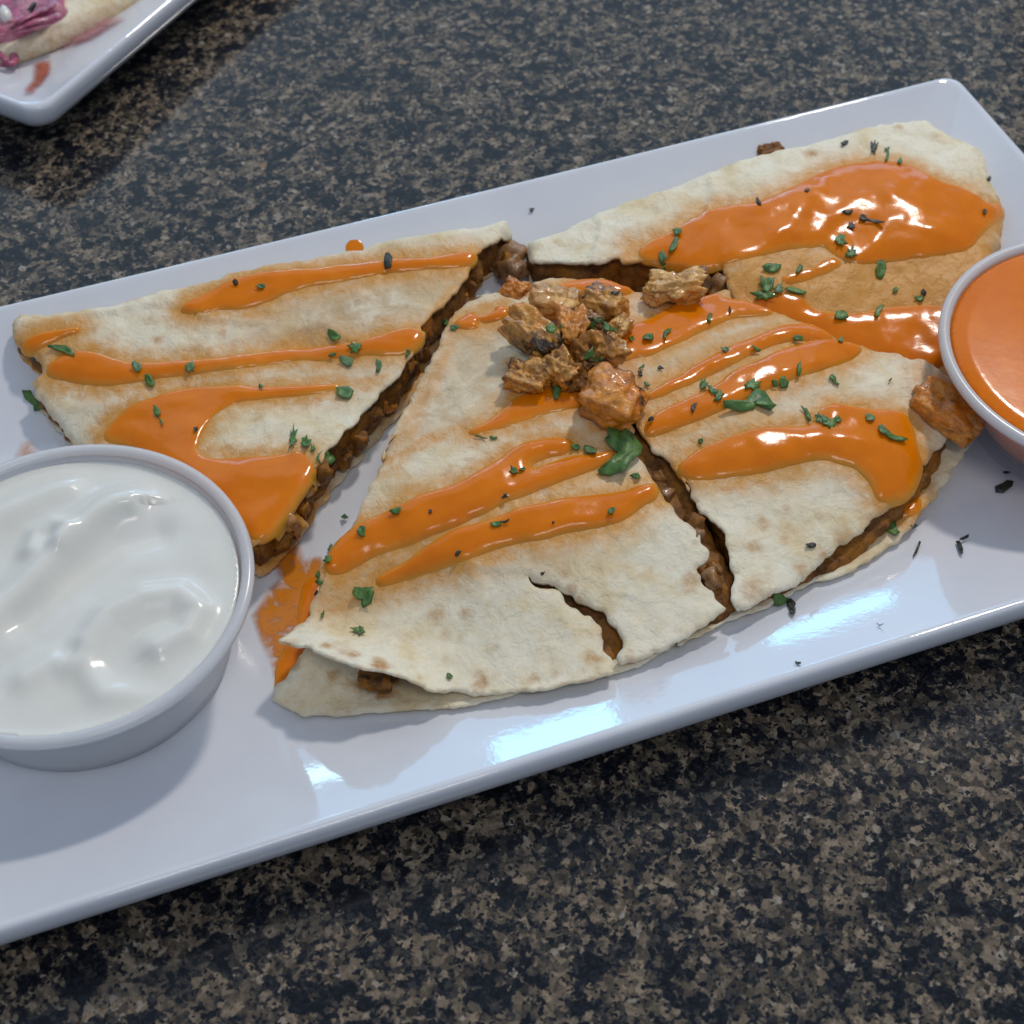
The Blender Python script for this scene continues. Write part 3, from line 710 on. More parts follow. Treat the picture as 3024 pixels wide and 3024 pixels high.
sauce_obj(T(4, (510, 1240), (530, 1190), (600, 1150), (690, 1110), (740, 1090), (790, 1060), (850, 1010), (930, 980), (1010, 940), (1090, 912), (1180, 895), (1250, 903), (1305, 912), (1330, 930), (1270, 970), (1180, 1000), (1100, 1020),
            (1020, 1060), (930, 1090), (850, 1130), (740, 1180), (650, 1215), (600, 1230), (530, 1258)), S, wedge['D'], fsurf=fD, seed=10, thick=.0016)
sauce_obj(T(5, (0, 905), (60, 860), (150, 800), (300, 740), (450, 700), (600, 692), (720, 685), (790, 660), (790, 600), (850, 560), (950, 570), (1050, 590), (1150, 590), (1250, 600), (1300, 660), (1330, 780), (1350, 880), (1348, 950),
            (1318, 1010), (1278, 1060), (1220, 1090), (1150, 1105), (1110, 1080), (1090, 1010), (1040, 950), (1000, 910), (920, 890), (840, 860), (760, 860), (650, 890), (550, 910), (450, 940), (300, 960), (150, 970), (30, 960)),
          S, wedge['D'], fsurf=fD, seed=11, thick=.0018, edge=.005)
sauce_obj(T(5, (1160, 1175), (1200, 1120), (1320, 1050), (1355, 1090), (1350, 1150), (1290, 1185), (1200, 1188)), S, wedge['D'], fsurf=on(DB), seed=12, thick=.0012, edge=.003)
sauce_obj(T(2, (1530, 865), (1620, 815), (1740, 765), (1850, 742)) + T(3, (0, 570), (100, 515), (200, 502), (265, 518), (200, 590), (100, 610), (0, 620)) + T(2, (1750, 885), (1600, 900)), S, wedge['C'], fsurf=fC, seed=13, thick=.0012, edge=.0025)
sauce_obj(T(3, (-60, 1400), (80, 1330), (180, 1270), (270, 1180), (350, 1130), (430, 1110), (560, 1080), (700, 1090), (800, 1130), (800, 1210), (650, 1220), (500, 1260), (380, 1310), (250, 1340), (100, 1390), (0, 1415)), S, wedge['C'], fsurf=fC, seed=14, thick=.001)
sauce_obj(T(6, (450, 690), (500, 620), (600, 560), (720, 510), (830, 450), (900, 420), (1040, 380), (1150, 310), (1230, 270), (1300, 215), (1400, 170), (1500, 155), (1580, 162), (1600, 190), (1560, 222), (1460, 245), (1390, 285),
            (1405, 312), (1500, 275), (1620, 240), (1720, 235), (1780, 210), (1800, 230), (1740, 280), (1640, 320), (1540, 350), (1450, 390), (1350, 430), (1250, 460), (1150, 520), (1050, 560), (950, 600), (850, 640), (750, 680),
            (650, 710), (560, 760), (500, 790), (445, 795), (420, 765)), S, wedge['C'], fsurf=fC, seed=15, thick=.0019, edge=.0042)
sauce_obj(T(6, (650, 850), (700, 800), (800, 760), (870, 700), (960, 640), (1040, 590), (1130, 570), (1250, 530), (1350, 490), (1450, 470), (1600, 440), (1700, 430), (1800, 420), (1900, 390), (1975, 368), (1998, 400), (1985, 445),
            (1932, 465), (1850, 530), (1750, 570), (1650, 580), (1550, 600), (1450, 630), (1350, 640), (1200, 680), (1100, 720), (1000, 760), (900, 790), (800, 820), (700, 850)), S, wedge['C'], fsurf=fC, seed=17, thick=.0017)
# oily stains without a pour on them
def stain_poly(px, reach, s, f):
    W, z = drape(resample(np.array(px, float), 15), f); STAINS.append((W, reach, s))
stain_poly(T(4, (830, 660), (950, 640), (1130, 600), (1400, 620), (1600, 590), (1800, 560), (1780, 760), (1500, 780), (1150, 790), (900, 740)), .003, 1.6, fB)
stain_poly(T(2, (1500, 870), (1450, 1100), (1250, 1450), (1100, 1750), (980, 1932), (1150, 1932), (1300, 1500), (1450, 1200), (1560, 950)), .002, .55, fC)
stain_poly(T(6, (720, 260), (900, 150), (1240, 40), (1000, 140), (800, 230)), .0014, .75, fC)
stain_poly(T(6, (420, 880), (650, 850), (560, 930), (400, 980)), .002, .7, fC)
stain_poly(T(6, (440, 810), (600, 760), (800, 690), (950, 640), (800, 730), (650, 800), (500, 880), (420, 880)), .0016, .6, fC)
stain_poly(T(2, (1690, 430), (1540, 650), (1360, 880), (1180, 1130), (1150, 1180), (1320, 860), (1620, 480)), .0012, .6, fA)
stain_poly(T(1, (1640, 866), (1830, 825), (1750, 880)), .0016, .7, fA)
stain_poly(T(5, (1300, 350), (1500, 420), (1560, 560), (1400, 640), (1350, 500)), .003, .5, fD)
def grease(px, reach, s, f):
    W, z = drape(resample(np.array(px, float), 15), f); GREASE.append((W, reach, s))
grease(T(2, (250, 700), (700, 520), (1100, 420), (1650, 400), (1500, 700), (1250, 1080), (1100, 1250), (700, 1300), (300, 1250), (150, 950)), .008, .75, fA)
grease(T(4, (840, 640), (1100, 560), (1300, 620), (1730, 560), (1850, 520), (1780, 800), (1600, 1000), (1200, 850), (900, 720)), .008, .85, fB)
grease(T(2, (1560, 860), (1932, 900), (1932, 1300), (1600, 1600), (1250, 1750), (1100, 1900), (1000, 1850), (1300, 1330)), .006, .6, fC)
grease(T(6, (420, 800), (800, 720), (1200, 640), (1500, 640), (1500, 760), (900, 820), (500, 960)), .006, .45, fC)
grease(T(4, (480, 960), (700, 900), (1000, 800), (1200, 880), (1300, 1000), (1100, 1120), (700, 1200), (520, 1200)), .006, .6, fD)
grease(T(5, (0, 850), (300, 700), (800, 560), (1250, 540), (1350, 700), (1300, 640), (700, 760), (100, 900)), .005, .5, fD)
stain_poly(T(3, (250, 900), (400, 1000), (700, 900), (1000, 850), (1150, 950), (1200, 1150), (1150, 1350), (850, 1380), (780, 1150), (450, 1150), (300, 1120)), .002, .8, fC)
stain_poly(T(3, (400, 500), (700, 400), (1100, 500), (1100, 850), (600, 900)), .002, .7, fD)
# browned spots
toasts(5, (550, 1030, 60, .5), (480, 1220, 60, .7), (600, 1150, 50, .6), (420, 1350, 60, .8), (600, 1300, 40, .6), (810, 1385, 50, .9), (450, 1560, 80, .8), (680, 1470, 60, .7), (900, 1300, 60, .7), (950, 1290, 40, .8), (800, 1190, 45, .6),
       (390, 1610, 60, .7), (80, 1540, 70, .8), (60, 1590, 60, .7), (100, 1330, 40, .5), (1180, 440, 40, .5), (1000, 400, 60, .5), (250, 1290, 30, .5), (20, 1800, 50, .6))
toasts(6, (940, 995, 55, .8), (1095, 985, 45, .8), (1595, 675, 28, .7), (1690, 1205, 55, .9), (1170, 1310, 65, 1.1), (1410, 1300, 30, .8), (1230, 1145, 30, .5), (1050, 850, 30, .4), (1635, 935, 35, 1), (1590, 870, 40, .7), (1560, 800, 40, .6),
       (430, 1140, 35, 1.1), (500, 1170, 40, .8), (560, 1180, 35, 1.2), (680, 1230, 50, 1.4), (250, 1140, 50, .9), (870, 1290, 20, .8), (1520, 1275, 30, .5), (1860, 1180, 40, .5), (1350, 665, 60, .5), (990, 1090, 40, .4))
toasts(1, (450, 600, 50, .7), (720, 560, 50, .6), (745, 655, 35, 1.1), (920, 700, 60, .7), (1060, 620, 50, .7), (1050, 520, 35, .6), (650, 460, 40, .5), (330, 550, 30, .5), (1230, 1030, 60, .5), (1480, 640, 90, .6), (1350, 480, 120, .5),
       (1650, 440, 120, .45), (1250, 560, 140, .4), (1600, 560, 120, .5), (180, 880, 20, .8))
toasts(4, (1140, 200, 50, .9), (1490, 640, 30, .6), (700, 300, 30, .4), (1460, 95, 30, .7), (1600, 130, 40, .5), (560, 400, 50, .4), (1300, 180, 60, .4))
toasts(3, (30, 780, 120, .45), (150, 640, 90, .4), (200, 900, 70, .4), (1800, 640, 120, .35))

# now the sheets
tA = sheet_obj("top_tortilla", A, wedge['A'], edge_toast=.5)
tB = sheet_obj("top_tortilla", B, wedge['B'], edge_toast=.5)
tC = sheet_obj("top_tortilla", C, wedge['C'], edge_toast=.4)
tD = sheet_obj("top_tortilla", Dp, wedge['D'], edge_toast=.4)
def bottom_like(pc, par, zf=.0072):
    def h(p):
        d, k = segdist(p, pc.poly); t = np.clip(1 - d / .008, 0, 1); dr = pc.dr[k]
        zt = pc.h(p) - TORT_T; b = zf + .0003 * fbm(p[:, 0] * 90, p[:, 1] * 90, 5, 2)
        up = np.clip(dr / .0045, 0, 1) * (1 - np.sqrt(np.maximum(1 - t * t, 0)))
        return np.maximum(b * (1 - up) + up * (zt), plate_h(p) + .0009)
    return sheet_obj("bottom_tortilla", pc, par, step=.0018, hfun=h, edge_toast=.5)
bottom_like(A, wedge['A']); bottom_like(B, wedge['B'])
sheet_obj("bottom_tortilla", CB, wedge['C'], step=.0014, hfun=lambda p: np.maximum(CB.h(p), plate_h(p) + .0015))
sheet_obj("bottom_tortilla", DB, wedge['D'], step=.0014, hfun=lambda p: np.maximum(DB.h(p), plate_h(p) + .0013))
filling_obj(A.poly, A.h, wedge['A'], seed=11, inset=.0022, amp=.0016)
filling_obj(B.poly, B.h, wedge['B'], seed=12, inset=.0022, amp=.0014)
def world_at(px, z): return ray(np.array(px, float), np.full(len(px), z))
cf = world_at(T(0, (1000, 560), (900, 590), (850, 690), (740, 900), (660, 1060), (640, 1150), (700, 1210), (830, 1250), (1000, 1270), (1120, 1245), (1200, 1200), (1280, 1165), (1340, 1150), (1375, 1125),
               (1390, 1090), (1350, 1020), (1310, 950), (1290, 900), (1250, 860), (1225, 815), (1100, 700)), .016)
cf = chaikin(cf, 1)
def capC(p):
    h = C.tps(p); g = Dp.tps(p); return np.minimum(h, g) - .0008
filling_obj(cf, capC, wedge['C'], seed=13, inset=.0, amp=.0012, gap=.0022)
df = world_at(T(0, (1040, 560), (1300, 590), (1500, 620), (1650, 670), (1750, 730), (1785, 790), (1770, 860), (1700, 950), (1600, 1030), (1500, 1080), (1420, 1110), (1400, 1080), (1340, 960), (1290, 880), (1240, 810)), .015)
filling_obj(chaikin(df, 1), Dp.h, wedge['D'], seed=14, inset=.0, amp=.001, gap=.0026)
for W, hf in PENDING: register(W, hf)

# ------------------------------------------------------------------ lumps of chicken / filling
def chunk_mesh(name, c, size, rot, seed, mat, parent=None, sub=5, boxy=.70, rough=.145, char=0.0, char_dir=(1, 0, 0), reg=True):
    bm = bmesh.new(); bmesh.ops.create_icosphere(bm, subdivisions=sub, radius=1)
    R = Matrix.Rotation(rot[2], 3, 'Z') @ Matrix.Rotation(rot[1], 3, 'Y') @ Matrix.Rotation(rot[0], 3, 'X')
    off = Vector((seed * 3.7, seed * 1.3, seed * 2.1)); V = []; CH = []; cd = Vector(char_dir).normalized()
    for v in bm.verts:
        p = v.co.normalized(); m = max(abs(p.x), abs(p.y), abs(p.z)); q = p * ((1 - boxy) + boxy / m * .86)
        n = mnoise.fractal(p * 1.5 + off, 1.0, 2.0, 3) * rough * 1.9
        fib = abs(mnoise.noise(Vector((p.x * 1.6, p.y * 3.2, p.z * 3.2)) + off)) * rough * .6
        r2 = mnoise.fractal(p * 6 + off, .7, 2.2, 4) * rough * .32
        n += (mnoise.ridged_multi_fractal(Vector((p.x * 1.8, p.y * 1.8, p.z * 1.8)) + off, .9, 2.0, 3, 1.0, 2.0) - 1.0) * rough * .28
        q = q * (1 + n - fib + r2)
        CH.append(max(0, min(1, char * (.35 + 1.3 * p.dot(cd) + mnoise.noise(p * 3 + off) * .9) + char * 1.1 * max(0, (.80 - m) * 4) * (.4 + mnoise.noise(p * 5 + off)))))
        q = Vector((q.x * size[0], q.y * size[1], q.z * size[2])); V.append(R @ q + Vector(c))
    F = [[v.index for v in f.verts] for f in bm.faces]; bm.free()
    if parent is not None and parent.type == 'EMPTY': pass
    o = mesh(name, V, F, MAT[mat], parent, attrs={'char': CH})
    if reg:
        cx, cy, cz = c; e = max(size[0], size[1]); zz = max(v.z for v in V) - cz
        ang = rot[2]
        def hf(p):
            dx = p[:, 0] - cx; dy = p[:, 1] - cy; u = (dx * math.cos(ang) + dy * math.sin(ang)) / size[0]; w_ = (-dx * math.sin(ang) + dy * math.cos(ang)) / size[1]
            r = u * u + w_ * w_; return np.where(r < 1, cz + zz * np.sqrt(np.maximum(1 - r, 0)) ** .6, 0)
        register(None, hf, (cx - e, cx + e, cy - e, cy + e))
    return o
GP = "chicken chunks heaped where the wedges meet"
def chunk(c, x, y, zc, size, rot, seed, mat, label, name="chicken_chunk", group=GP, **kw):
    """x, y in crop pixels, zc centre height in mm, size in mm half extents"""
    q = T(c, (x, y)); W = ray(np.array(q), np.array([zc / 1000.]))[0]
    o = chunk_mesh(name, (W[0], W[1], zc / 1000.), tuple(s / 1000. for s in size), rot, seed, MATNAME(mat), **kw)
    return tag(o, label, 'chicken chunk', group)
def MATNAME(m): return m
chunk(3, 425, 685, 28, (8.4, 4.3, 4.2), (.2, .25, -.72), 3, 'meat', "large tan chicken chunk with a charred end, leftmost of the heap", char=.85, char_dir=(1, -.4, -.2), boxy=.62)
chunk(3, 590, 470, 26.5, (6.4, 4.6, 4.0), (.1, .1, -.2), 5, 'meat_pale', "pale orange chicken chunk at the back left of the heap", char=.15, boxy=.55)
chunk(3, 930, 480, 26.5, (6.0, 4.4, 4.2), (0, -.1, -.5), 8, 'meat', "tan chicken chunk at the back right of the heap with a dark corner", char=.5, char_dir=(-.5, .5, .3), boxy=.5)
chunk(3, 690, 660, 28.5, (3.6, 5.2, 3.9), (.2, .1, .1), 12, 'meat_orange', "glossy orange chicken chunk in the middle of the heap", char=.25, char_dir=(1, -.3, 0), rough=.22)
chunk(3, 950, 790, 27.5, (4.2, 4.2, 3.6), (.1, .2, .3), 15, 'meat', "small brown chicken chunk under two parsley sprigs, right side of the heap", char=.35, char_dir=(-1, .2, 0), rough=.2)
chunk(3, 380, 1000, 25, (5.4, 4.0, 3.8), (.2, .1, -.35), 19, 'meat', "brown chicken chunk with a dark rim, lower left of the heap", char=.5, char_dir=(-1, .6, 0), rough=.22)
chunk(3, 620, 960, 26.5, (4.6, 3.8, 3.6), (.2, .2, -.9), 22, 'meat', "dark glossy piece wedged low in the middle of the heap", rough=.24, char=.4)
chunk(3, 790, 850, 26.5, (3.6, 4.4, 3.6), (.4, .2, .4), 24, 'filling', "dark brown shred in the hollow of the heap under the dark parsley", rough=.26, char=.6)
chunk(3, 800, 600, 28.5, (3.8, 2.6, 2.4), (.4, .3, -.3), 25, 'onion', "glossy onion shred lying across the top of the heap", rough=.24)
chunk(3, 1040, 640, 26, (3.6, 2.4, 2.4), (.1, .3, 1.0), 26, 'meat_pale', "thin pale chicken strip at the right edge of the heap", rough=.2)
chunk(3, 500, 880, 24.5, (3.4, 2.6, 2.6), (.1, .3, .6), 28, 'meat', "small brown crumb tucked under the charred chunk", rough=.24, char=.4)
chunk(3, 730, 1010, 25.5, (3.2, 3.4, 3.0), (.5, .3, .6), 29, 'filling', "dark brown crumb between the heap and the largest chunk", rough=.24, char=.4)
chunk(3, 990, 1150, 27, (7.6, 7.0, 4.8), (.05, .1, -.5), 27, 'meat_orange', "largest sauce coated chicken chunk just above the big parsley leaf", char=.4, char_dir=(.7, .8, .1), boxy=.55)
chunk(3, 1430, 355, 24, (7.4, 4.2, 3.4), (.1, 0, .12), 33, 'meat_pale', "pale crumbly chicken piece between the upper right wedge and the heap", rough=.26, char=.1)
chunk(3, 1290, 410, 23.5, (3.0, 2.4, 2.2), (.1, .4, .9), 34, 'meat_pale', "pale chicken crumb at the left end of the crumbly piece", rough=.24)
chunk(3, 290, 380, 20, (3.6, 2.8, 2.6), (.1, 0, -.5), 36, 'meat_orange', "small orange chicken crumb in the gap left of the heap", rough=.22)
chunk(5, 1500, 590, 18, (9.4, 5.2, 4.0), (.15, .15, -.72), 41, 'meat_orange', "orange chicken strip with black specks poking out beside the orange dip cup", group="loose chicken pieces on the plate", char=.22, char_dir=(.2, .3, .9), boxy=.62, rough=.13)
chunk(4, 985, 192, 15, (3.8, 2.2, 2.2), (0, 0, .2), 44, 'filling', "small dark red morsel behind the upper right wedge", group="loose chicken pieces on the plate", boxy=.7)
chunk(6, 670, 1280, 12.6, (4.6, 3.2, 2.2), (0, 0, -.2), 47, 'filling', "dark brown morsel under the curled tortilla lip", group="loose chicken pieces on the plate", char=.6, char_dir=(0, 0, 1))

# pieces showing in the open cuts: parts of their wedge
def face_lumps(px, z, par, n, seed, lo=2.2, hi=4.2, mats=('filling', 'filling', 'filling', 'filling', 'onion')):
    r = random.Random(seed); P = world_at(px, z); Q = resample(P, .0001, closed=False)
    for i in range(n):
        q = Q[min(len(Q) - 1, int((i + r.uniform(.2, .8)) / n * len(Q)))]
        s = r.uniform(lo, hi) / 1000
        chunk_mesh("chicken_piece", (q[0] + r.uniform(-.0015, .0015), q[1] + r.uniform(-.001, .001), z + r.uniform(-.0035, .003)), (s * 1.3, s, s * .85), (r.random() * 3, r.random() * 3, r.random() * 3), seed + i,
                   r.choice(mats), par, sub=3, reg=False, rough=.2, char=r.choice((0, 0, .4)))
cutA = T(2, (1690, 500), (1560, 700), (1400, 860), (1290, 1050), (1180, 1220), (1080, 1350), (960, 1490), (860, 1620), (740, 1760), (600, 1932)) + T(1, (1440, 1440), (1370, 1540), (1290, 1620))
face_lumps(cutA, .0135, wedge['A'], 26, 100, 1.6, 3.2, ('filling', 'filling', 'meat', 'meat_orange', 'filling'))
face_lumps(T(3, (420, 250), (600, 240), (760, 250), (950, 240), (1120, 260), (1230, 300)), .011, wedge['B'], 9, 160, 1.8, 3.0, ('filling', 'onion', 'meat', 'filling'))
face_lumps(T(3, (180, 120), (250, 230), (330, 290)), .012, wedge['B'], 4, 180, 2.6, 4.2, ('onion', 'filling'))
face_lumps(T(3, (1600, 330), (1720, 360)), .016, wedge['B'], 2, 185, 2.6, 3.4)
face_lumps(T(3, (1220, 1480), (1330, 1700), (1400, 1850)) + T(5, (30, 1120), (180, 1400), (230, 1550)), .0165, wedge['C'], 12, 190, 1.4, 2.5)

# ------------------------------------------------------------------ sauce on the plate
def flat_smear(name, px, mat, label, cat, reach=.004, f=None, lift=.0002, step=.001, group=None, strength=1):
    W, z = drape(resample(np.array(px, float), 10), f or plate_h)
    if area2(W) < 0: W = W[::-1]
    V, tr = triangulate(W, step); d, _ = segdist(V, W)
    st = np.clip(d / reach + .0, 0, 1) * strength
    zz = (f or plate_h)(V)
    verts, faces = slab(V, tr, zz + lift, zz + min(.00004, lift - .0005))
    return tag(mesh(name, verts, faces, MAT[mat], attrs={'stain': np.r_[st, st]}), label, cat, group)
flat_smear("sauce_smear", T(6, (120, 900), (60, 1000), (100, 1120), (160, 1250), (170, 1360), (230, 1320), (330, 1200), (420, 980), (440, 760), (400, 700), (330, 720), (300, 640), (240, 610), (190, 680), (150, 740), (190, 820), (130, 880)), 'smear',
           "thin orange sauce film on the plate between the cream cup and front wedge", "sauce smear", reach=.003)
o = sauce_obj(T(6, (185, 1365), (195, 1230), (240, 1130), (290, 1060), (290, 980), (300, 900), (330, 830), (400, 800), (410, 860), (390, 930), (372, 1010), (330, 1060), (345, 1160), (290, 1225), (240, 1295), (205, 1350)), "sauce_puddle", None,
          thick=.0011, fsurf=plate_h, stain=0, seed=51)
tag(o, "thick orange sauce puddle on the plate under the curled tortilla corner", "sauce")
o = sauce_obj([(700 + .4141 * (838 + 80 * math.cos(t)), 600 + .4141 * (330 + 74 * math.sin(t))) for t in np.linspace(0, 6.28, 15)[:-1]], "sauce_drop", None, thick=.0008, fsurf=plate_h, stain=0, seed=52)
tag(o, "round orange sauce drop on the plate behind the left wedge", "sauce drop")
flat_smear("sauce_smear", T(1, (60, 1200), (100, 1130), (150, 1120), (200, 1180), (160, 1240), (80, 1250)), 'smear', "faint orange sauce trace on the plate left of the cream cup", "sauce smear", reach=.004, strength=.6)

# ------------------------------------------------------------------ cups
def lathe(name, prof, c, mat, parent, n=128):
    V = []; F = []
    for r, z in prof:
        for i in range(n): V.append((c[0] + r * math.cos(2 * math.pi * i / n), c[1] + r * math.sin(2 * math.pi * i / n), z))
    for k in range(len(prof) - 1):
        for i in range(n):
            j = (i + 1) % n; F.append((k * n + i, k * n + j, (k + 1) * n + j, (k + 1) * n + i))
    if prof[-1][0] < 1e-3: pass
    F.append(tuple(range((len(prof) - 1) * n, len(prof) * n)))
    o = mesh(name, V, F, mat, parent)
    return o
def cup(cx, cy, R, zr, zb, rb, label, mat, lip=.0022):
    e = empty("dip_cup", label, "dip cup", "portion cups on the plate")
    wt = .0006
    o = lathe("cup_wall", [(rb * .5, zb + .0008), (rb - .001, zb + .0006), (rb, zb + .0014), (rb + .0004, zb + .004), (R - .0034, zr - .0056), (R - .0032, zr - .0050), (R - .0025, zr - .0046), (R - .0021, zr - .0016),
                           (R - .0021 - wt, zr - .0016), (R - .0025 - wt, zr - .0044), (R - .0033 - wt, zr - .0048), (R - .0036 - wt, zr - .0057), (rb - wt, zb + .004), (rb - .002, zb + .002), (rb * .5, zb + .0018)], (cx, cy), mat, e)
    lathe("cup_rim", [(R - .0026, zr - .0020), (R - .0026, zr - .0006), (R - .0021, zr), (R - .0010, zr + .0001), (R - .0002, zr - .0003), (R, zr - .0010), (R - .0001, zr - .0019), (R - .0004, zr - .0020), (R - .0007, zr - .0017),
                      (R - .0010, zr - .0009), (R - .0018, zr - .0008), (R - .0020, zr - .0020)], (cx, cy), MAT['plastic'], e).data.polygons[-1].select = False
    rm = [c_ for c_ in e.children if c_.name.startswith('cup_rim')][0]
    bm = bmesh.new(); bm.from_mesh(rm.data)
    big = [f for f in bm.faces if len(f.verts) > 10]; bmesh.ops.delete(bm, geom=big, context='FACES'); 
    be = [ed for ed in bm.edges if len(ed.link_faces) == 1]; bmesh.ops.bridge_loops(bm, edges=be); bmesh.ops.recalc_face_normals(bm, faces=bm.faces); bm.to_mesh(rm.data); bm.free()
    for p in rm.data.polygons: p.use_smooth = True
    return e
Z_R = .10 * CAM_H
c1 = (-.0923, .2023); c2 = (.1381, .2640); RC1 = .0388; RC2 = .0385
cup(c1[0], c1[1], RC1, Z_R, FLOOR + .0002, .0312, "white plastic dip cup full of sour cream at the left", MAT['plastic'])
cup(c2[0], c2[1], RC2, Z_R, FLOOR + .0002, .0285, "clear plastic dip cup full of orange sauce at the right edge", MAT['plastic2'])

def fill_disc(name, c, R, z0, hfun, mat, zb, rb, step=.0008, depth=None):
    th = np.linspace(0, 2 * np.pi, 220)[:-1]; P = np.c_[c[0] + R * np.cos(th), c[1] + R * np.sin(th)]
    V, tr = triangulate(P, step); z = z0 + hfun(V)
    verts = [(*v, a) for v, a in zip(V, z)]; faces = [tuple(f) for f in tr]; n = len(verts); m = len(P)
    cnt = {}
    for f in faces:
        for a, b in zip(f, f[1:] + f[:1]): cnt[(a, b)] = 1
    bnd = [(a, b) for (a, b) in cnt if (b, a) not in cnt]; nx = dict(bnd)
    s = bnd[0][0]; loop = [s]
    while nx[loop[-1]] != s: loop.append(nx[loop[-1]])
    prev = loop
    for r, zz in ((R - .0004, z0 - .003), (rb + (R - rb) * .5, (z0 + zb) / 2), (rb, zb + .003), (rb - .002, zb)):
        ids = []
        for i in loop:
            d = (V[i] - np.array(c)) / np.hypot(*(V[i] - np.array(c))); ids.append(len(verts)); verts.append((c[0] + d[0] * r, c[1] + d[1] * r, zz))
        for k in range(len(loop)):
            k2 = (k + 1) % len(loop); faces.append((prev[k2], prev[k], ids[k], ids[k2]))
        prev = ids
    faces.append(tuple(prev[::-1]))
    return mesh(name, verts, faces, mat)
ZC = Z_R - .0026
def crpx(c, *pts): return ray(np.array(T(c, *pts)), np.full(len(pts), ZC))
def ridge(p, line, h, wl, wr_=None):
    d, k = segdist(p, line, closed=False); V = line[1:] - line[:-1]; A = line[:-1]
    side = np.sign(V[k][:, 0] * (p - A[k])[:, 1] - V[k][:, 1] * (p - A[k])[:, 0]); ww = np.where(side > 0, wl, wr_ or wl)
    return h * np.exp(-(d / ww) ** 2)
r1 = resample(chaikin(crpx(7, (-200, 1150), (0, 1000), (150, 880), (270, 740), (400, 610), (520, 510), (640, 470), (760, 510)), 2, False)[1:-9], .0006, False)
r2 = resample(crpx(7, (420, 1130), (520, 1010), (680, 930), (860, 900), (960, 980), (900, 1090), (760, 1160)), .0006, False)
r3 = resample(crpx(7, (150, 700), (180, 620), (260, 580), (330, 620), (300, 680)), .0006, False)
r4 = resample(crpx(7, (-250, 520), (-50, 560), (120, 480), (320, 400)), .0006, False)
r5 = resample(crpx(7, (130, 1300), (250, 1230), (400, 1250), (500, 1380), (700, 1400)), .0006, False)
def creamh(p):
    r = np.hypot(p[:, 0] - c1[0], p[:, 1] - c1[1]) / (RC1 - .0034); fade = np.clip((1 - r) * 5, 0, 1) ** .7
    h = ridge(p, r1, .0034, .0055, .0026) + ridge(p, r2, .0026, .0030, .004) + ridge(p, r3, .0017, .0022) + ridge(p, r4, .0019, .0045, .0035) + ridge(p, r5, .0016, .003)
    h = h + .0004 * fbm(p[:, 0] * 75, p[:, 1] * 75, 44, 3) + .0009 * fbm(p[:, 0] * 34, p[:, 1] * 34, 46, 2)
    dv, _ = segdist(p, crpx(7, (100, 1000), (350, 800), (560, 650), (740, 600)), closed=False)
    h = h - .0018 * np.exp(-(dv / .004) ** 2)
    return h * fade + np.exp(-((1 - r) / .02)) * .0005
tag(fill_disc("sour_cream", c1, RC1 - .0034, ZC, creamh, MAT['cream'], FLOOR + .0025, .0298), "swirled white sour cream filling the left cup", "sour cream")
def diph(p):
    r = np.hypot(p[:, 0] - c2[0], p[:, 1] - c2[1]) / (RC2 - .0029); return .0009 * np.clip((1 - r) / .10, 0, 1) ** .5 * 1.0 + .00025 * fbm(p[:, 0] * 28, p[:, 1] * 28, 60, 2) - .0006
tag(fill_disc("orange_dip", c2, RC2 - .0029, Z_R - .0008, diph, MAT['dip'], FLOOR + .0025, .0274), "smooth orange sauce filling the right cup to the rim", "dip sauce")

# ------------------------------------------------------------------ the other plate, top left
q8 = T(8, (1100, 0), (262, 725), (0, 665)); cpx = T(8, (240, 722))
P1 = ray(np.array([q8[0]]), [.0180])[0]; PC_ = ray(np.array(cpx), [.0180])[0]; P2 = ray(np.array([q8[2]]), [.0180])[0]
u1 = (P1 - PC_) / np.hypot(*(P1 - PC_)); u2 = (P2 - PC_) / np.hypot(*(P2 - PC_))
print("plate2 angle between edges", math.degrees(math.acos(u1 @ u2)))
a2, b2 = .13, .09
th2 = math.atan2(u1[1], u1[0]); nn2 = np.array([-math.sin(th2), math.cos(th2)])
ctr2 = PC_ + u1 * a2 + nn2 * b2
make_plate("serving_plate", ctr2[0], ctr2[1], th2, a2, b2, .006, "second white plate corner at the top left, smeared with red")
def p2h(p):
    d = p - ctr2; x = d @ np.array([math.cos(th2), math.sin(th2)]); y = d @ nn2
    q = np.minimum(a2 - abs(x), b2 - abs(y)); z = prof_in(np.maximum(q, .0016)); return np.where(q < 0, 0, z)
def piece2(name, px, zc, mat, label, cat, seed, thick, step=.0016, edge=.006):
    W = ray(resample(chaikin(np.array(px, float), 1), 10), zc)
    if area2(W) < 0: W = W[::-1]
    V, tr = triangulate(W, step); d, _ = segdist(V, W); k = np.clip(d / edge, 0, 1)
    z = zc + thick * np.sqrt(1 - (1 - k) ** 2) + .0004 * fbm(V[:, 0] * 60, V[:, 1] * 60, seed, 2)
    verts, faces = slab(V, tr, z, np.full(len(V), zc - .002) - thick * .7 * np.sqrt(1 - (1 - k) ** 2))
    zz = np.zeros(len(verts)); to = np.r_[.45 * np.exp(-(d / .004) ** 2), .6 * np.exp(-(d / .004) ** 2)]
    return tag(mesh(name, verts, faces, MAT[mat], attrs={'stain': zz, 'toast': to, 'char': zz}), label, cat)
MAT['pink'] = make_meat("pickled_onion", (.50, .10, .20), (.24, .03, .09), (.60, .26, .30))
MAT['whitecream'] = MAT['cream']
piece2("folded_tortilla", T(8, (-300, 360), (0, 395), (80, 380), (300, 290), (500, 205), (700, 110), (930, -10), (1200, -150), (700, -500), (-300, -400)), .012, 'tortilla', "folded tortilla with a toasted edge on the top left plate", "tortilla", 71, .004)
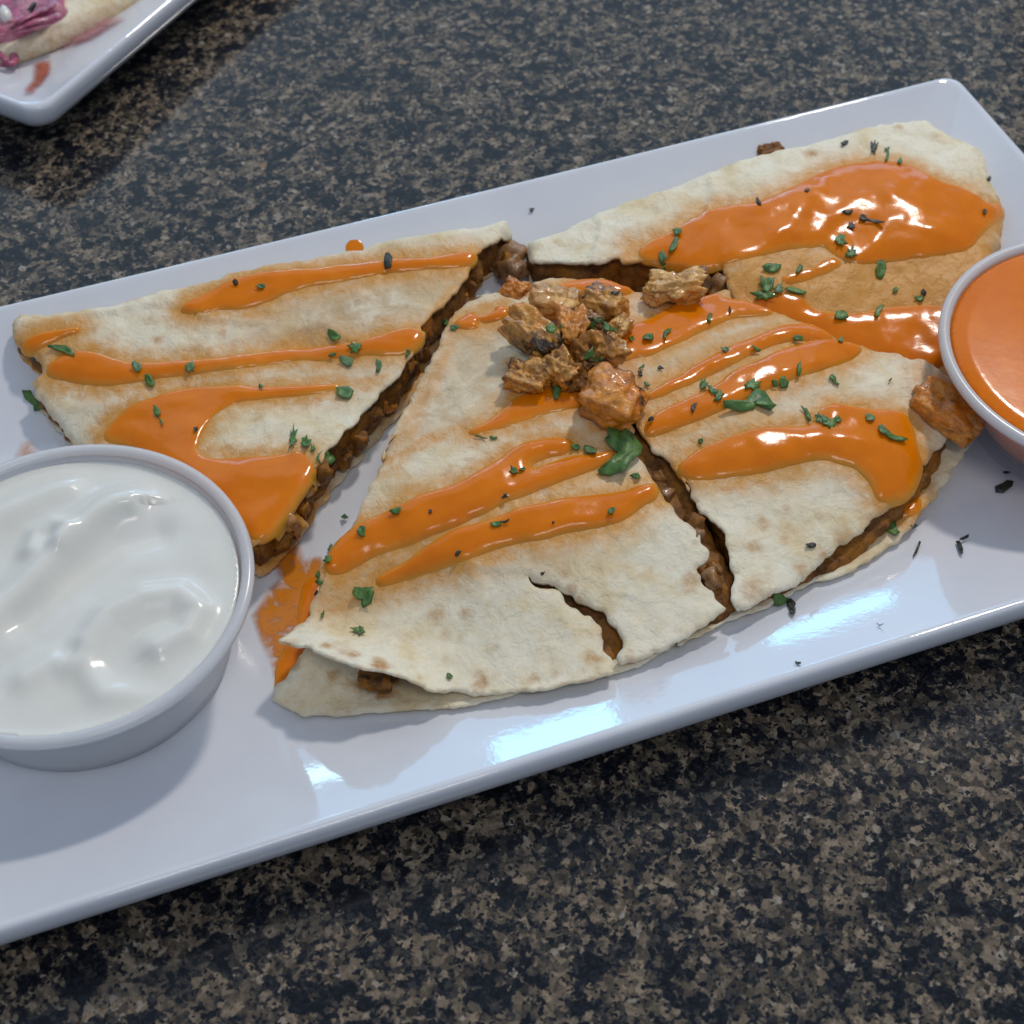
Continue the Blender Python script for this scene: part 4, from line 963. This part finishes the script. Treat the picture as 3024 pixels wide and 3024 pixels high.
piece2("pickled_onion", T(8, (-200, 300), (0, 260), (100, 235), (200, 190), (330, 130), (440, 75), (400, 30), (420, -60), (-200, -100)), .0165, 'pink', "heap of purple pickled onion on the top left tortilla", "onion", 73, .003, edge=.006)
piece2("pickled_onion", T(8, (-120, 330), (0, 300), (60, 330), (90, 400), (0, 430), (-120, 430)), .011, 'pink', "pink onion end hanging over the tortilla edge, far left of the frame", "onion", 74, .002, edge=.006)
piece2("cheese_crumble", T(8, (0, 30), (40, 35), (75, 80), (60, 120), (10, 120), (-20, 80)), .0205, 'cream', "white cheese crumb on the pickled onion at the far left", "cheese", 75, .002, edge=.003)
flat_smear("sauce_smear", T(8, (150, 600), (200, 540), (210, 440), (250, 410), (340, 400), (345, 460), (300, 530), (230, 620), (170, 620)), 'redsmear', "dark red sauce smear on the rim of the top left plate", "sauce smear", f=p2h, reach=.002, lift=.0016)
flat_smear("sauce_smear", T(8, (-50, 420), (100, 400), (350, 350), (600, 260), (820, 120), (700, 100), (-50, 360)), 'pinksmear', "pale pink juice film along the tortilla on the top left plate", "sauce smear", f=p2h, reach=.004, lift=.0012)

def shred(px, z, r, mat, label, seed):
    """a curved strand of pickled onion on the far plate"""
    P = ray(resample(chaikin(np.array(px, float), 2, False)[1:-1], 12, False), z); V = []; F = []; n = len(P); m = 8
    for i in range(n):
        t = P[min(i + 1, n - 1)] - P[max(i - 1, 0)]; t = t / (np.hypot(*t) + 1e-9); q = np.array([-t[1], t[0]]); e = math.sin(math.pi * (i + .4) / n) ** .4
        for k in range(m):
            a = 2 * math.pi * k / m; V.append((P[i][0] + q[0] * math.cos(a) * r * e, P[i][1] + q[1] * math.cos(a) * r * e, z + math.sin(a) * r * .6 * e + .0012 * math.sin(i * .25 + seed)))
    for i in range(n - 1):
        for k in range(m): F.append((i * m + k, i * m + (k + 1) % m, (i + 1) * m + (k + 1) % m, (i + 1) * m + k))
    F += [tuple(range(m - 1, -1, -1)), tuple(range((n - 1) * m, n * m))]
    return tag(mesh("onion_shred", V, F, MAT[mat], attrs={'char': np.zeros(len(V))}), label, "onion", "pickled onion shreds on the far plate")
shred(T(8, (20, 250), (150, 190), (300, 120), (430, 60)), .0200, .0014, 'pink', "magenta onion shred along the front edge of the onion heap", 1)
shred(T(8, (-20, 180), (120, 150), (220, 90), (300, 10)), .0208, .0013, 'pink', "purple onion shred curving up through the middle of the heap", 2)
shred(T(8, (60, 215), (180, 120), (250, 60), (380, -20)), .0214, .0012, 'pink', "dark pink onion shred crossing the others on the heap", 3)
shred(T(8, (-30, 330), (60, 300), (90, 350), (70, 420)), .0140, .0015, 'pink', "pink onion shred hanging down over the tortilla edge", 4)
shred(T(8, (170, 100), (185, 70), (210, 50), (235, 30)), .0228, .0007, 'leafd', "thin dark herb stem on top of the onion heap", 5)
# ------------------------------------------------------------------ parsley
def leaf_obj(px, mat, label, group, seed, curl=.0006, lift=.0003):
    P = np.array(px, float); c = P.mean(0)
    P = np.array(P); W, z = drape(np.vstack([P, c[None]]))
    zm = np.median(z); z = np.clip(z, zm - .0012, zm + .0012)
    W = ray(np.vstack([P, c[None]]), z + lift)
    r = random.Random(seed); n = len(P); cw = W[-1]
    ax = r.random() * 6.28; dd = W[:-1] - cw; s = (dd @ np.array([math.cos(ax), math.sin(ax)])); L = np.abs(s).max() + 1e-6
    up = curl * (s / L) ** 2 * r.uniform(.3, 1.6) + np.array([r.uniform(0, .0003) for _ in range(n)])
    mid = (W[:-1] + cw) / 2
    zt = np.r_[z[:-1] + lift + up, (z[:-1] + z[-1]) / 2 + lift + up * .3 + .0002, [z[-1] + lift + .0001]]
    XY = np.vstack([W[:-1], mid, cw[None]]); T_ = .00022; m = 2 * n + 1
    V = [(*a, b + T_) for a, b in zip(XY, zt)] + [(*a, b) for a, b in zip(XY, zt)]
    F = []
    for i in range(n):
        j = (i + 1) % n
        F += [(i, j, n + j, n + i), (n + i, n + j, 2 * n), (m + j, m + i, m + n + i, m + n + j), (m + n + j, m + n + i, m + 2 * n), (j, i, m + i, m + j)]
    o = mesh("parsley_fleck", V, F, MAT[mat])
    bm = bmesh.new(); bm.from_mesh(o.data); bmesh.ops.recalc_face_normals(bm, faces=bm.faces); bm.to_mesh(o.data); bm.free()
    return tag(o, label, "parsley", group)
def auto_leaf(c, x, y, L, wd, ang, seed, style):
    r = random.Random(seed * 13 + 5); s = CROP[c][2]; (q,) = T(c, (x, y)); out = []
    n = 14 if style == 'b' else 9
    for i in range(n):
        t = 2 * math.pi * i / n; k = 1 + r.uniform(-.28, .22)
        if style == 'b': k *= (1.12 if i % 2 else .72)
        u = L / 2 * math.cos(t) * k; v = wd / 2 * math.sin(t) * k
        if style == 's': v += wd * .5 * (abs(u) / (L / 2)) ** 2
        a = math.radians(ang); out.append((q[0] + s * (u * math.cos(a) - v * math.sin(a)), q[1] + s * (u * math.sin(a) + v * math.cos(a))))
    return out
# (crop, x, y, length, width, angle in the picture, style, material)  grouped by what they lie on
LEAVES = {
 'left wedge': [(1, 300, 695, 150, 34, 15, 's', 'leaf'), (1, 655, 785, 70, 42, 55, 'e', 'leafp'), (1, 712, 845, 85, 46, 55, 'e', 'leaf'), (1, 905, 785, 48, 58, 20, 'b', 'leafp'), (1, 1240, 402, 42, 22, 5, 'e', 'leaf'),
   (1, 1120, 385, 28, 24, 0, 'e', 'leafd'), (1, 1845, 280, 74, 46, 85, 'e', 'leafd'), (1, 1588, 638, 66, 50, 30, 'e', 'leaf'), (1, 1690, 690, 62, 52, 0, 'b', 'leaf'), (1, 1580, 725, 40, 18, -20, 'e', 'leaf'),
   (1, 1650, 755, 68, 50, 10, 'e', 'leafp'), (1, 1805, 778, 62, 28, 95, 's', 'leaf'), (1, 1240, 878, 24, 14, 0, 'e', 'leaf'), (1, 1635, 905, 94, 58, 25, 'e', 'leaf'), (1, 748, 995, 62, 34, 70, 'e', 'leaf'), (1, 768, 1045, 55, 12, 70, 's', 'leaf'),
   (1, 932, 1080, 24, 20, 0, 'e', 'leafd'), (1, 1393, 1122, 110, 42, 95, 'b', 'leaf'), (1, 1455, 1148, 52, 54, 0, 'b', 'leaf'), (1, 1490, 1172, 26, 34, 0, 'b', 'leaf'), (1, 1548, 1216, 84, 80, 10, 'e', 'leaf'), (2, 1225, 1075, 60, 28, 100, 's', 'leaf')],
 'upper right wedge': [(4, 635, 490, 40, 28, -10, 'e', 'leaf'), (4, 620, 543, 64, 26, -65, 'e', 'leaf'), (4, 578, 585, 44, 30, 80, 'e', 'leafp'), (4, 583, 620, 40, 26, 80, 'b', 'leaf'), (4, 938, 378, 30, 14, 50, 'e', 'leafd'), (4, 1117, 335, 20, 10, 0, 'e', 'leafd'),
   (4, 1262, 158, 36, 16, -25, 'e', 'leafd'), (4, 1370, 174, 30, 42, 0, 'b', 'leafd'), (4, 1422, 205, 50, 12, 100, 's', 'leaf'), (4, 1418, 181, 22, 10, -10, 'e', 'leaf'), (4, 1466, 228, 20, 20, -40, 'e', 'leaf'), (4, 1270, 418, 42, 18, 5, 'e', 'leafd'),
   (4, 1328, 440, 30, 24, 0, 'e', 'leafd'), (4, 1375, 452, 80, 12, 12, 's', 'leafd'), (4, 1286, 470, 30, 28, 0, 'b', 'leafd'), (4, 1242, 524, 50, 40, 40, 'b', 'leaf'), (4, 1284, 570, 44, 46, 50, 'b', 'leaf'), (4, 1398, 630, 68, 40, 95, 'e', 'leaf'),
   (4, 990, 629, 72, 34, 0, 'e', 'leaf'), (4, 1091, 631, 36, 20, -60, 'e', 'leaf'), (4, 968, 690, 60, 70, 0, 'b', 'leaf'), (4, 960, 728, 90, 38, 0, 'b', 'leaf'), (4, 1015, 705, 44, 34, -40, 'b', 'leafp'), (4, 1080, 708, 96, 20, 15, 's', 'leaf'),
   (4, 1450, 708, 28, 20, -40, 'e', 'leaf'), (4, 1540, 740, 44, 20, 0, 'e', 'leaf'), (4, 1556, 718, 26, 20, 70, 'e', 'leafd'), (4, 1245, 803, 56, 42, 20, 'e', 'leaf'), (4, 1386, 786, 56, 20, -55, 's', 'leaf'), (4, 1785, 415, 18, 16, 0, 'e', 'leafd'), (4, 1799, 296, 16, 14, 0, 'e', 'leafd')],
 'chicken heap': [(3, 550, 662, 96, 64, 30, 'e', 'leaf'), (3, 612, 640, 36, 24, 20, 'e', 'leaf'), (3, 842, 640, 62, 60, 0, 'b', 'leaf'), (3, 890, 605, 90, 34, 15, 'b', 'leafp'), (3, 945, 645, 80, 50, 50, 'b', 'leaf'), (3, 990, 678, 62, 36, 10, 'b', 'leaf'),
   (3, 820, 850, 90, 60, -40, 'b', 'leaf'), (3, 890, 885, 90, 50, 10, 'b', 'leaf'), (3, 845, 915, 80, 60, 30, 'b', 'leafd'), (3, 584, 1108, 116, 66, 78, 'e', 'leaf'), (3, 430, 400, 30, 34, 0, 'e', 'leaf'), (3, 1005, 403, 70, 24, -8, 'e', 'leafd'), (3, 1185, 980, 40, 30, 60, 'b', 'leafd')],
 'right front wedge': [(3, 1120, 735, 44, 38, 0, 'b', 'leaf'), (3, 1240, 727, 80, 56, 0, 'e', 'leaf'), (3, 1365, 690, 80, 36, -60, 's', 'leaf'), (3, 1675, 582, 74, 28, -80, 's', 'leaf'), (3, 1826, 530, 48, 18, 85, 'e', 'leafd'), (3, 1790, 808, 56, 36, 0, 'b', 'leafp'),
   (3, 1197, 936, 50, 20, -25, 'e', 'leaf'), (3, 1325, 937, 46, 16, 0, 's', 'leafd'), (3, 1232, 1058, 52, 26, 20, 'e', 'leaf'), (3, 1640, 1060, 70, 76, 0, 'b', 'leaf'), (3, 1700, 1100, 90, 50, 35, 'b', 'leaf'), (3, 1745, 1135, 70, 90, 15, 'b', 'leaf'),
   (3, 1560, 1220, 76, 32, -70, 's', 'leafd'), (3, 1260, 1310, 44, 26, -30, 'e', 'leafd'), (3, 1615, 1460, 36, 32, 0, 'e', 'leaf'), (4, 1245, 896, 22, 16, 0, 'e', 'leafp'), (4, 930, 930, 36, 12, 35, 'e', 'leaf'), (4, 1085, 890, 40, 24, 10, 'e', 'leaf'),
   (4, 1090, 1006, 52, 18, 92, 'e', 'leaf'), (5, 415, 450, 98, 58, 0, 'b', 'leaf'), (5, 545, 440, 60, 28, 60, 's', 'leaf'), (5, 592, 436, 70, 50, 85, 'e', 'leaf'), (5, 865, 415, 50, 30, 40, 'e', 'leaf'), (5, 885, 440, 40, 16, 30, 'e', 'leaf'),
   (5, 1185, 425, 24, 9, -50, 'e', 'leafd'), (5, 727, 615, 100, 26, 65, 's', 'leaf'), (5, 800, 640, 70, 50, 15, 'b', 'leafp'), (5, 850, 665, 90, 60, 25, 'b', 'leaf'), (5, 895, 650, 40, 36, 0, 'b', 'leaf'), (5, 1072, 635, 56, 40, 20, 'e', 'leafp'),
   (5, 1150, 710, 80, 42, 30, 'e', 'leafp'), (5, 1215, 745, 130, 36, 12, 'e', 'leaf'), (5, 130, 765, 30, 26, 0, 'e', 'leaf'), (5, 748, 1345, 62, 36, -3, 'e', 'leafd'), (5, 1080, 1255, 80, 36, -15, 'b', 'leafd')],
 'front wedge': [(2, 1490, 860, 70, 40, 50, 'e', 'leaf'), (2, 1550, 895, 80, 38, 0, 'e', 'leafp'), (3, 725, 1505, 60, 46, 20, 'e', 'leaf'), (3, 830, 1522, 98, 62, 25, 'e', 'leafp'), (3, 1155, 1715, 90, 34, 15, 'e', 'leaf'), (3, 285, 1680, 60, 52, 0, 'b', 'leaf'),
   (3, 345, 1662, 52, 22, -20, 'e', 'leaf'), (3, 218, 1860, 50, 36, -30, 'b', 'leafd'), (3, 45, 1428, 90, 12, 15, 's', 'leafp'), (3, 140, 1437, 60, 20, 5, 'e', 'leaf'), (1, 1885, 1466, 60, 30, -3, 'e', 'leaf'), (1, 1720, 1566, 44, 54, 10, 'e', 'leaf'),
   (1, 1572, 1642, 36, 22, -70, 'b', 'leaf'), (1, 1559, 1695, 44, 36, -70, 'b', 'leaf'), (1, 1522, 1768, 50, 34, -60, 'b', 'leaf'), (1, 1519, 1806, 40, 34, 0, 'b', 'leaf'), (1, 1507, 1860, 36, 24, -60, 'e', 'leafd'), (6, 920, 505, 22, 16, 20, 'e', 'leafd'),
   (6, 1232, 563, 56, 28, -8, 'e', 'leaf'), (6, 1275, 553, 46, 9, -15, 'e', 'leafd'), (6, 1778, 503, 44, 30, -15, 'e', 'leaf'), (6, 1050, 702, 40, 20, -50, 'e', 'leafd'), (6, 1454, 800, 24, 12, -35, 'e', 'leafd'), (6, 1012, 1288, 34, 26, 40, 'e', 'leaf'),
   (6, 577, 1068, 60, 42, 5, 'b', 'leaf'), (6, 407, 995, 32, 16, -70, 'e', 'leaf'), (6, 1503, 556, 12, 10, 0, 'e', 'leafd')],
}
HOST = {'left wedge': 'left wedge', 'upper right wedge': 'upper right wedge', 'chicken heap': 'chicken heap', 'right front wedge': 'right front wedge', 'front wedge': 'front wedge'}
MN = {'leaf': 'green', 'leafp': 'pale green', 'leafd': 'dark'}
LM = {   # landmarks in source pixels, used to tell like flecks apart
 'left wedge': {'beside the notch at its left tip': T(1, (200, 720))[0], 'on its long middle sauce stripe': T(1, (800, 790))[0], 'on its top sauce stripe': T(1, (1350, 380))[0], 'by the stripe end near its cut edge': T(1, (1680, 710))[0],
    'on the wide sauce pool behind the cream cup': T(1, (800, 1030))[0], 'above its corner pool of sauce': T(1, (1460, 1160))[0]},
 'upper right wedge': {'on the left end of its big sauce pool': T(4, (600, 560))[0], 'above its big sauce pool': T(4, (1380, 190))[0], 'in the middle of its big sauce pool': T(4, (1320, 460))[0], 'at the right rim of its big sauce pool': T(4, (1790, 380))[0],
    'in the herb cluster left of centre': T(4, (1000, 690))[0], 'on the bare patch near the orange cup': T(4, (1480, 740))[0], 'at the lower sauce pool': T(4, (1290, 800))[0], 'under the big pool by its bright highlight': T(4, (1300, 570))[0]},
 'chicken heap': {'on the charred left chunk': T(3, (550, 650))[0], 'on top of the middle chunks': T(3, (900, 630))[0], 'in the dark hollow of the heap': T(3, (850, 880))[0], 'at the foot of the heap': T(3, (584, 1108))[0], 'at its back edge': T(3, (900, 400))[0], 'beside the largest chunk': T(3, (1185, 980))[0]},
 'right front wedge': {'on the sauce stripe right of the heap': T(3, (1240, 720))[0], 'on the upper thin stripe': T(3, (1800, 800))[0], 'on the bare strip beside the largest chunk': T(3, (1250, 980))[0], 'in the cluster left of the curly sprig': T(5, (190, 470))[0],
    'on the stripe fork above the curly sprig': T(5, (560, 430))[0], 'on the bare right shoulder': T(5, (1000, 420))[0], 'in the herb row above the large sauce pool': T(5, (820, 640))[0], 'on the large sauce pool': T(5, (1150, 700))[0],
    'at the left end of the lowest stripe': T(5, (100, 800))[0], 'near its lower rim': T(5, (850, 1320))[0], 'where it meets the upper wedge': T(4, (1245, 896))[0], 'at the start of the lower stripe': T(3, (1400, 1280))[0]},
 'front wedge': {'bridging its top corner and the cut': T(2, (1520, 880))[0], 'left of the largest parsley leaf': T(3, (780, 1515))[0], 'below the largest parsley leaf': T(3, (1155, 1715))[0], 'on the upper long stripe': T(3, (260, 1760))[0],
    'on the bare patch above the long stripes': T(3, (80, 1430))[0], 'on the left end of the upper stripe': T(1, (1800, 1510))[0], 'in the row along its left edge': T(1, (1535, 1740))[0], 'on the lower long stripe': T(6, (1500, 530))[0],
    'next to the tear': T(6, (1454, 800))[0], 'near its bottom rim': T(6, (1012, 1288))[0], 'on the curled lip': T(6, (500, 1040))[0]}}
MN = {'leaf': 'green', 'leafp': 'pale green', 'leafd': 'dark'}
k_ = 0; ENT = []
for host, lst in LEAVES.items():
    for (c, x, y, L, wd, a, st, mt) in lst:
        k_ += 1; (q,) = T(c, (x, y))
        where = min(LM[host], key=lambda n: math.hypot(LM[host][n][0] - q[0], LM[host][n][1] - q[1]))
        size = 'tiny' if L * CROP[c][2] < 20 else ('small' if L * CROP[c][2] < 38 else 'larger')
        kind = {'e': 'flat', 'b': 'crumpled', 's': 'curved'}[st]
        ENT.append([host, where, size, kind, MN[mt], q, (c, x, y, L, wd, a, st, mt), k_])
from collections import defaultdict
same = defaultdict(list)
for e in ENT: same[tuple(e[:5])].append(e)
for key, es in same.items():
    host, where, size, kind, col = key
    es.sort(key=lambda e: e[5][0]); n = len(es)
    words = {1: [''], 2: ['left one of two: ', 'right one of two: '], 3: ['left of three: ', 'middle of three: ', 'right of three: '], 4: ['leftmost of four: ', 'second from left: ', 'third from left: ', 'rightmost of four: ']}.get(n, [f'' for _ in es])
    for e, wd_ in zip(es, words):
        c, x, y, L, wd, a, st, mt = e[6]
        part = where.replace('its ', 'the ').replace(' it ', ' the wedge ')
        lab = f"{wd_}{size} {kind} {col} parsley fleck {part}, {host}"
        if host == 'chicken heap': lab = f"{wd_}{size} {kind} {col} parsley fleck {part}"
        ws = lab.split()
        leaf_obj(auto_leaf(c, x, y, L, wd, a, e[7], st), mt, ' '.join(ws[:16]), "parsley flecks scattered on the " + host, e[7], curl=.0009 if st == 'b' else .0005)
def chop(o, name='parsley_leaf'): o.name = name; return o
chop(leaf_obj(T(3, (950, 1400), (1020, 1390), (1040, 1400), (1080, 1375), (1130, 1400), (1160, 1450), (1200, 1510), (1190, 1580), (1120, 1620), (1080, 1710), (1030, 1700), (960, 1720), (945, 1700), (900, 1700), (880, 1670), (950, 1620),
                (1040, 1540), (1000, 1510), (960, 1500), (930, 1470), (960, 1440)), 'leaf', "largest parsley leaf piece, below the big sauced chicken chunk", None, 301, curl=.0014, lift=.0006))
chop(leaf_obj(T(5, (250, 560), (300, 545), (380, 540), (410, 500), (440, 470), (490, 490), (530, 560), (550, 575), (520, 600), (490, 560), (470, 520), (450, 540), (430, 580), (360, 600), (260, 595)), 'leaf', "curly forked parsley sprig on the right front wedge", None, 302, curl=.0012, lift=.0005))
chop(leaf_obj(T(6, (550, 900), (560, 870), (600, 868), (650, 885), (655, 915), (640, 950), (600, 962), (590, 945), (600, 925), (580, 925), (555, 915)), 'leaf', "rounded curly parsley leaf above the curled tortilla lip", None, 303, curl=.0012, lift=.0004))
chop(leaf_obj(T(1, (105, 895), (150, 900), (165, 930), (205, 975), (180, 990), (165, 998), (160, 965), (120, 935)), 'leaf', "dark parsley sprig on the plate by the left tip of the left wedge", None, 304))
chop(leaf_obj(T(5, (1140, 1250), (1190, 1215), (1215, 1215), (1220, 1250), (1240, 1275), (1215, 1298), (1180, 1275)), 'leaf', "bright green parsley leaf on the lower tortilla of the right front wedge", None, 305))
chop(leaf_obj(T(11, (135, 625), (190, 605), (225, 640), (250, 660), (225, 690), (190, 705), (150, 705), (150, 660)), 'leaf', "dark green parsley sprig on the plate below the right front wedge", None, 306))
chop(leaf_obj(T(11, (235, 665), (265, 655), (305, 685), (290, 720), (262, 725), (240, 700)), 'leafd', "squarish dark parsley piece beside the sprig below the right front wedge", None, 307), 'parsley_fleck')
chop(leaf_obj(T(11, (252, 735), (300, 735), (300, 755), (285, 775), (258, 760)), 'leafd', "lowest small dark parsley square below the right front wedge", None, 308), 'parsley_fleck')
chop(leaf_obj(T(5, (1770, 1015), (1810, 1000), (1835, 980), (1870, 990), (1865, 1015), (1820, 1050), (1775, 1050)), 'leafd', "blackish parsley flake on the plate under the orange dip cup", None, 309), 'parsley_fleck')
chop(leaf_obj(T(5, (1810, 940), (1830, 930), (1855, 942), (1830, 948)), 'leafd', "thin black parsley sliver touching the base of the orange dip cup", None, 310), 'parsley_fleck')
chop(leaf_obj(T(11, (1135, 355), (1150, 320), (1180, 250), (1195, 252), (1170, 320), (1145, 352)), 'leafd', "thin straight herb sliver on the plate near its right well edge", None, 311), 'parsley_fleck')
chop(leaf_obj(T(11, (1442, 248), (1470, 250), (1495, 300), (1490, 345), (1470, 330)), 'leafd', "dark pointed herb flake on the plate, right of the thin sliver", None, 312), 'parsley_fleck')
chop(leaf_obj(T(11, (1465, 242), (1530, 212), (1532, 224), (1475, 248)), 'leafd', "tiny bent stem joined to the dark pointed flake on the plate", None, 313), 'parsley_fleck')
chop(leaf_obj(T(11, (1125, 125), (1150, 118), (1175, 132), (1150, 148), (1128, 143)), 'leafd', "brown crumb on the plate beside the lower tortilla tip", None, 314), 'herb_crumb')
chop(leaf_obj(T(11, (296, 1105), (318, 1104), (340, 1108), (338, 1122), (318, 1118), (300, 1118)), 'leafd', "brown crumb on the near rim of the plate", None, 315), 'herb_crumb')
chop(leaf_obj(T(11, (875, 836), (900, 842), (925, 850), (900, 848)), 'leafd', "hair thin herb stem on the bright right part of the near rim", None, 316), 'parsley_fleck')
chop(leaf_obj(T(4, (80, 412), (90, 402), (99, 408), (90, 420)), 'leafd', "single dark fleck on the far rim behind the upper right wedge", None, 317), 'parsley_fleck')
chop(leaf_obj(T(1, (148, 745), (160, 738), (172, 748), (160, 762)), 'leafd', "tiny dark fleck on the plate in the notch of the left wedge", None, 318), 'parsley_fleck')
chop(leaf_obj(T(1, (1622, 1497), (1640, 1488), (1658, 1500), (1640, 1515)), 'leaf', "tiny green fleck on the plate between left and front wedges", None, 319), 'parsley_fleck')
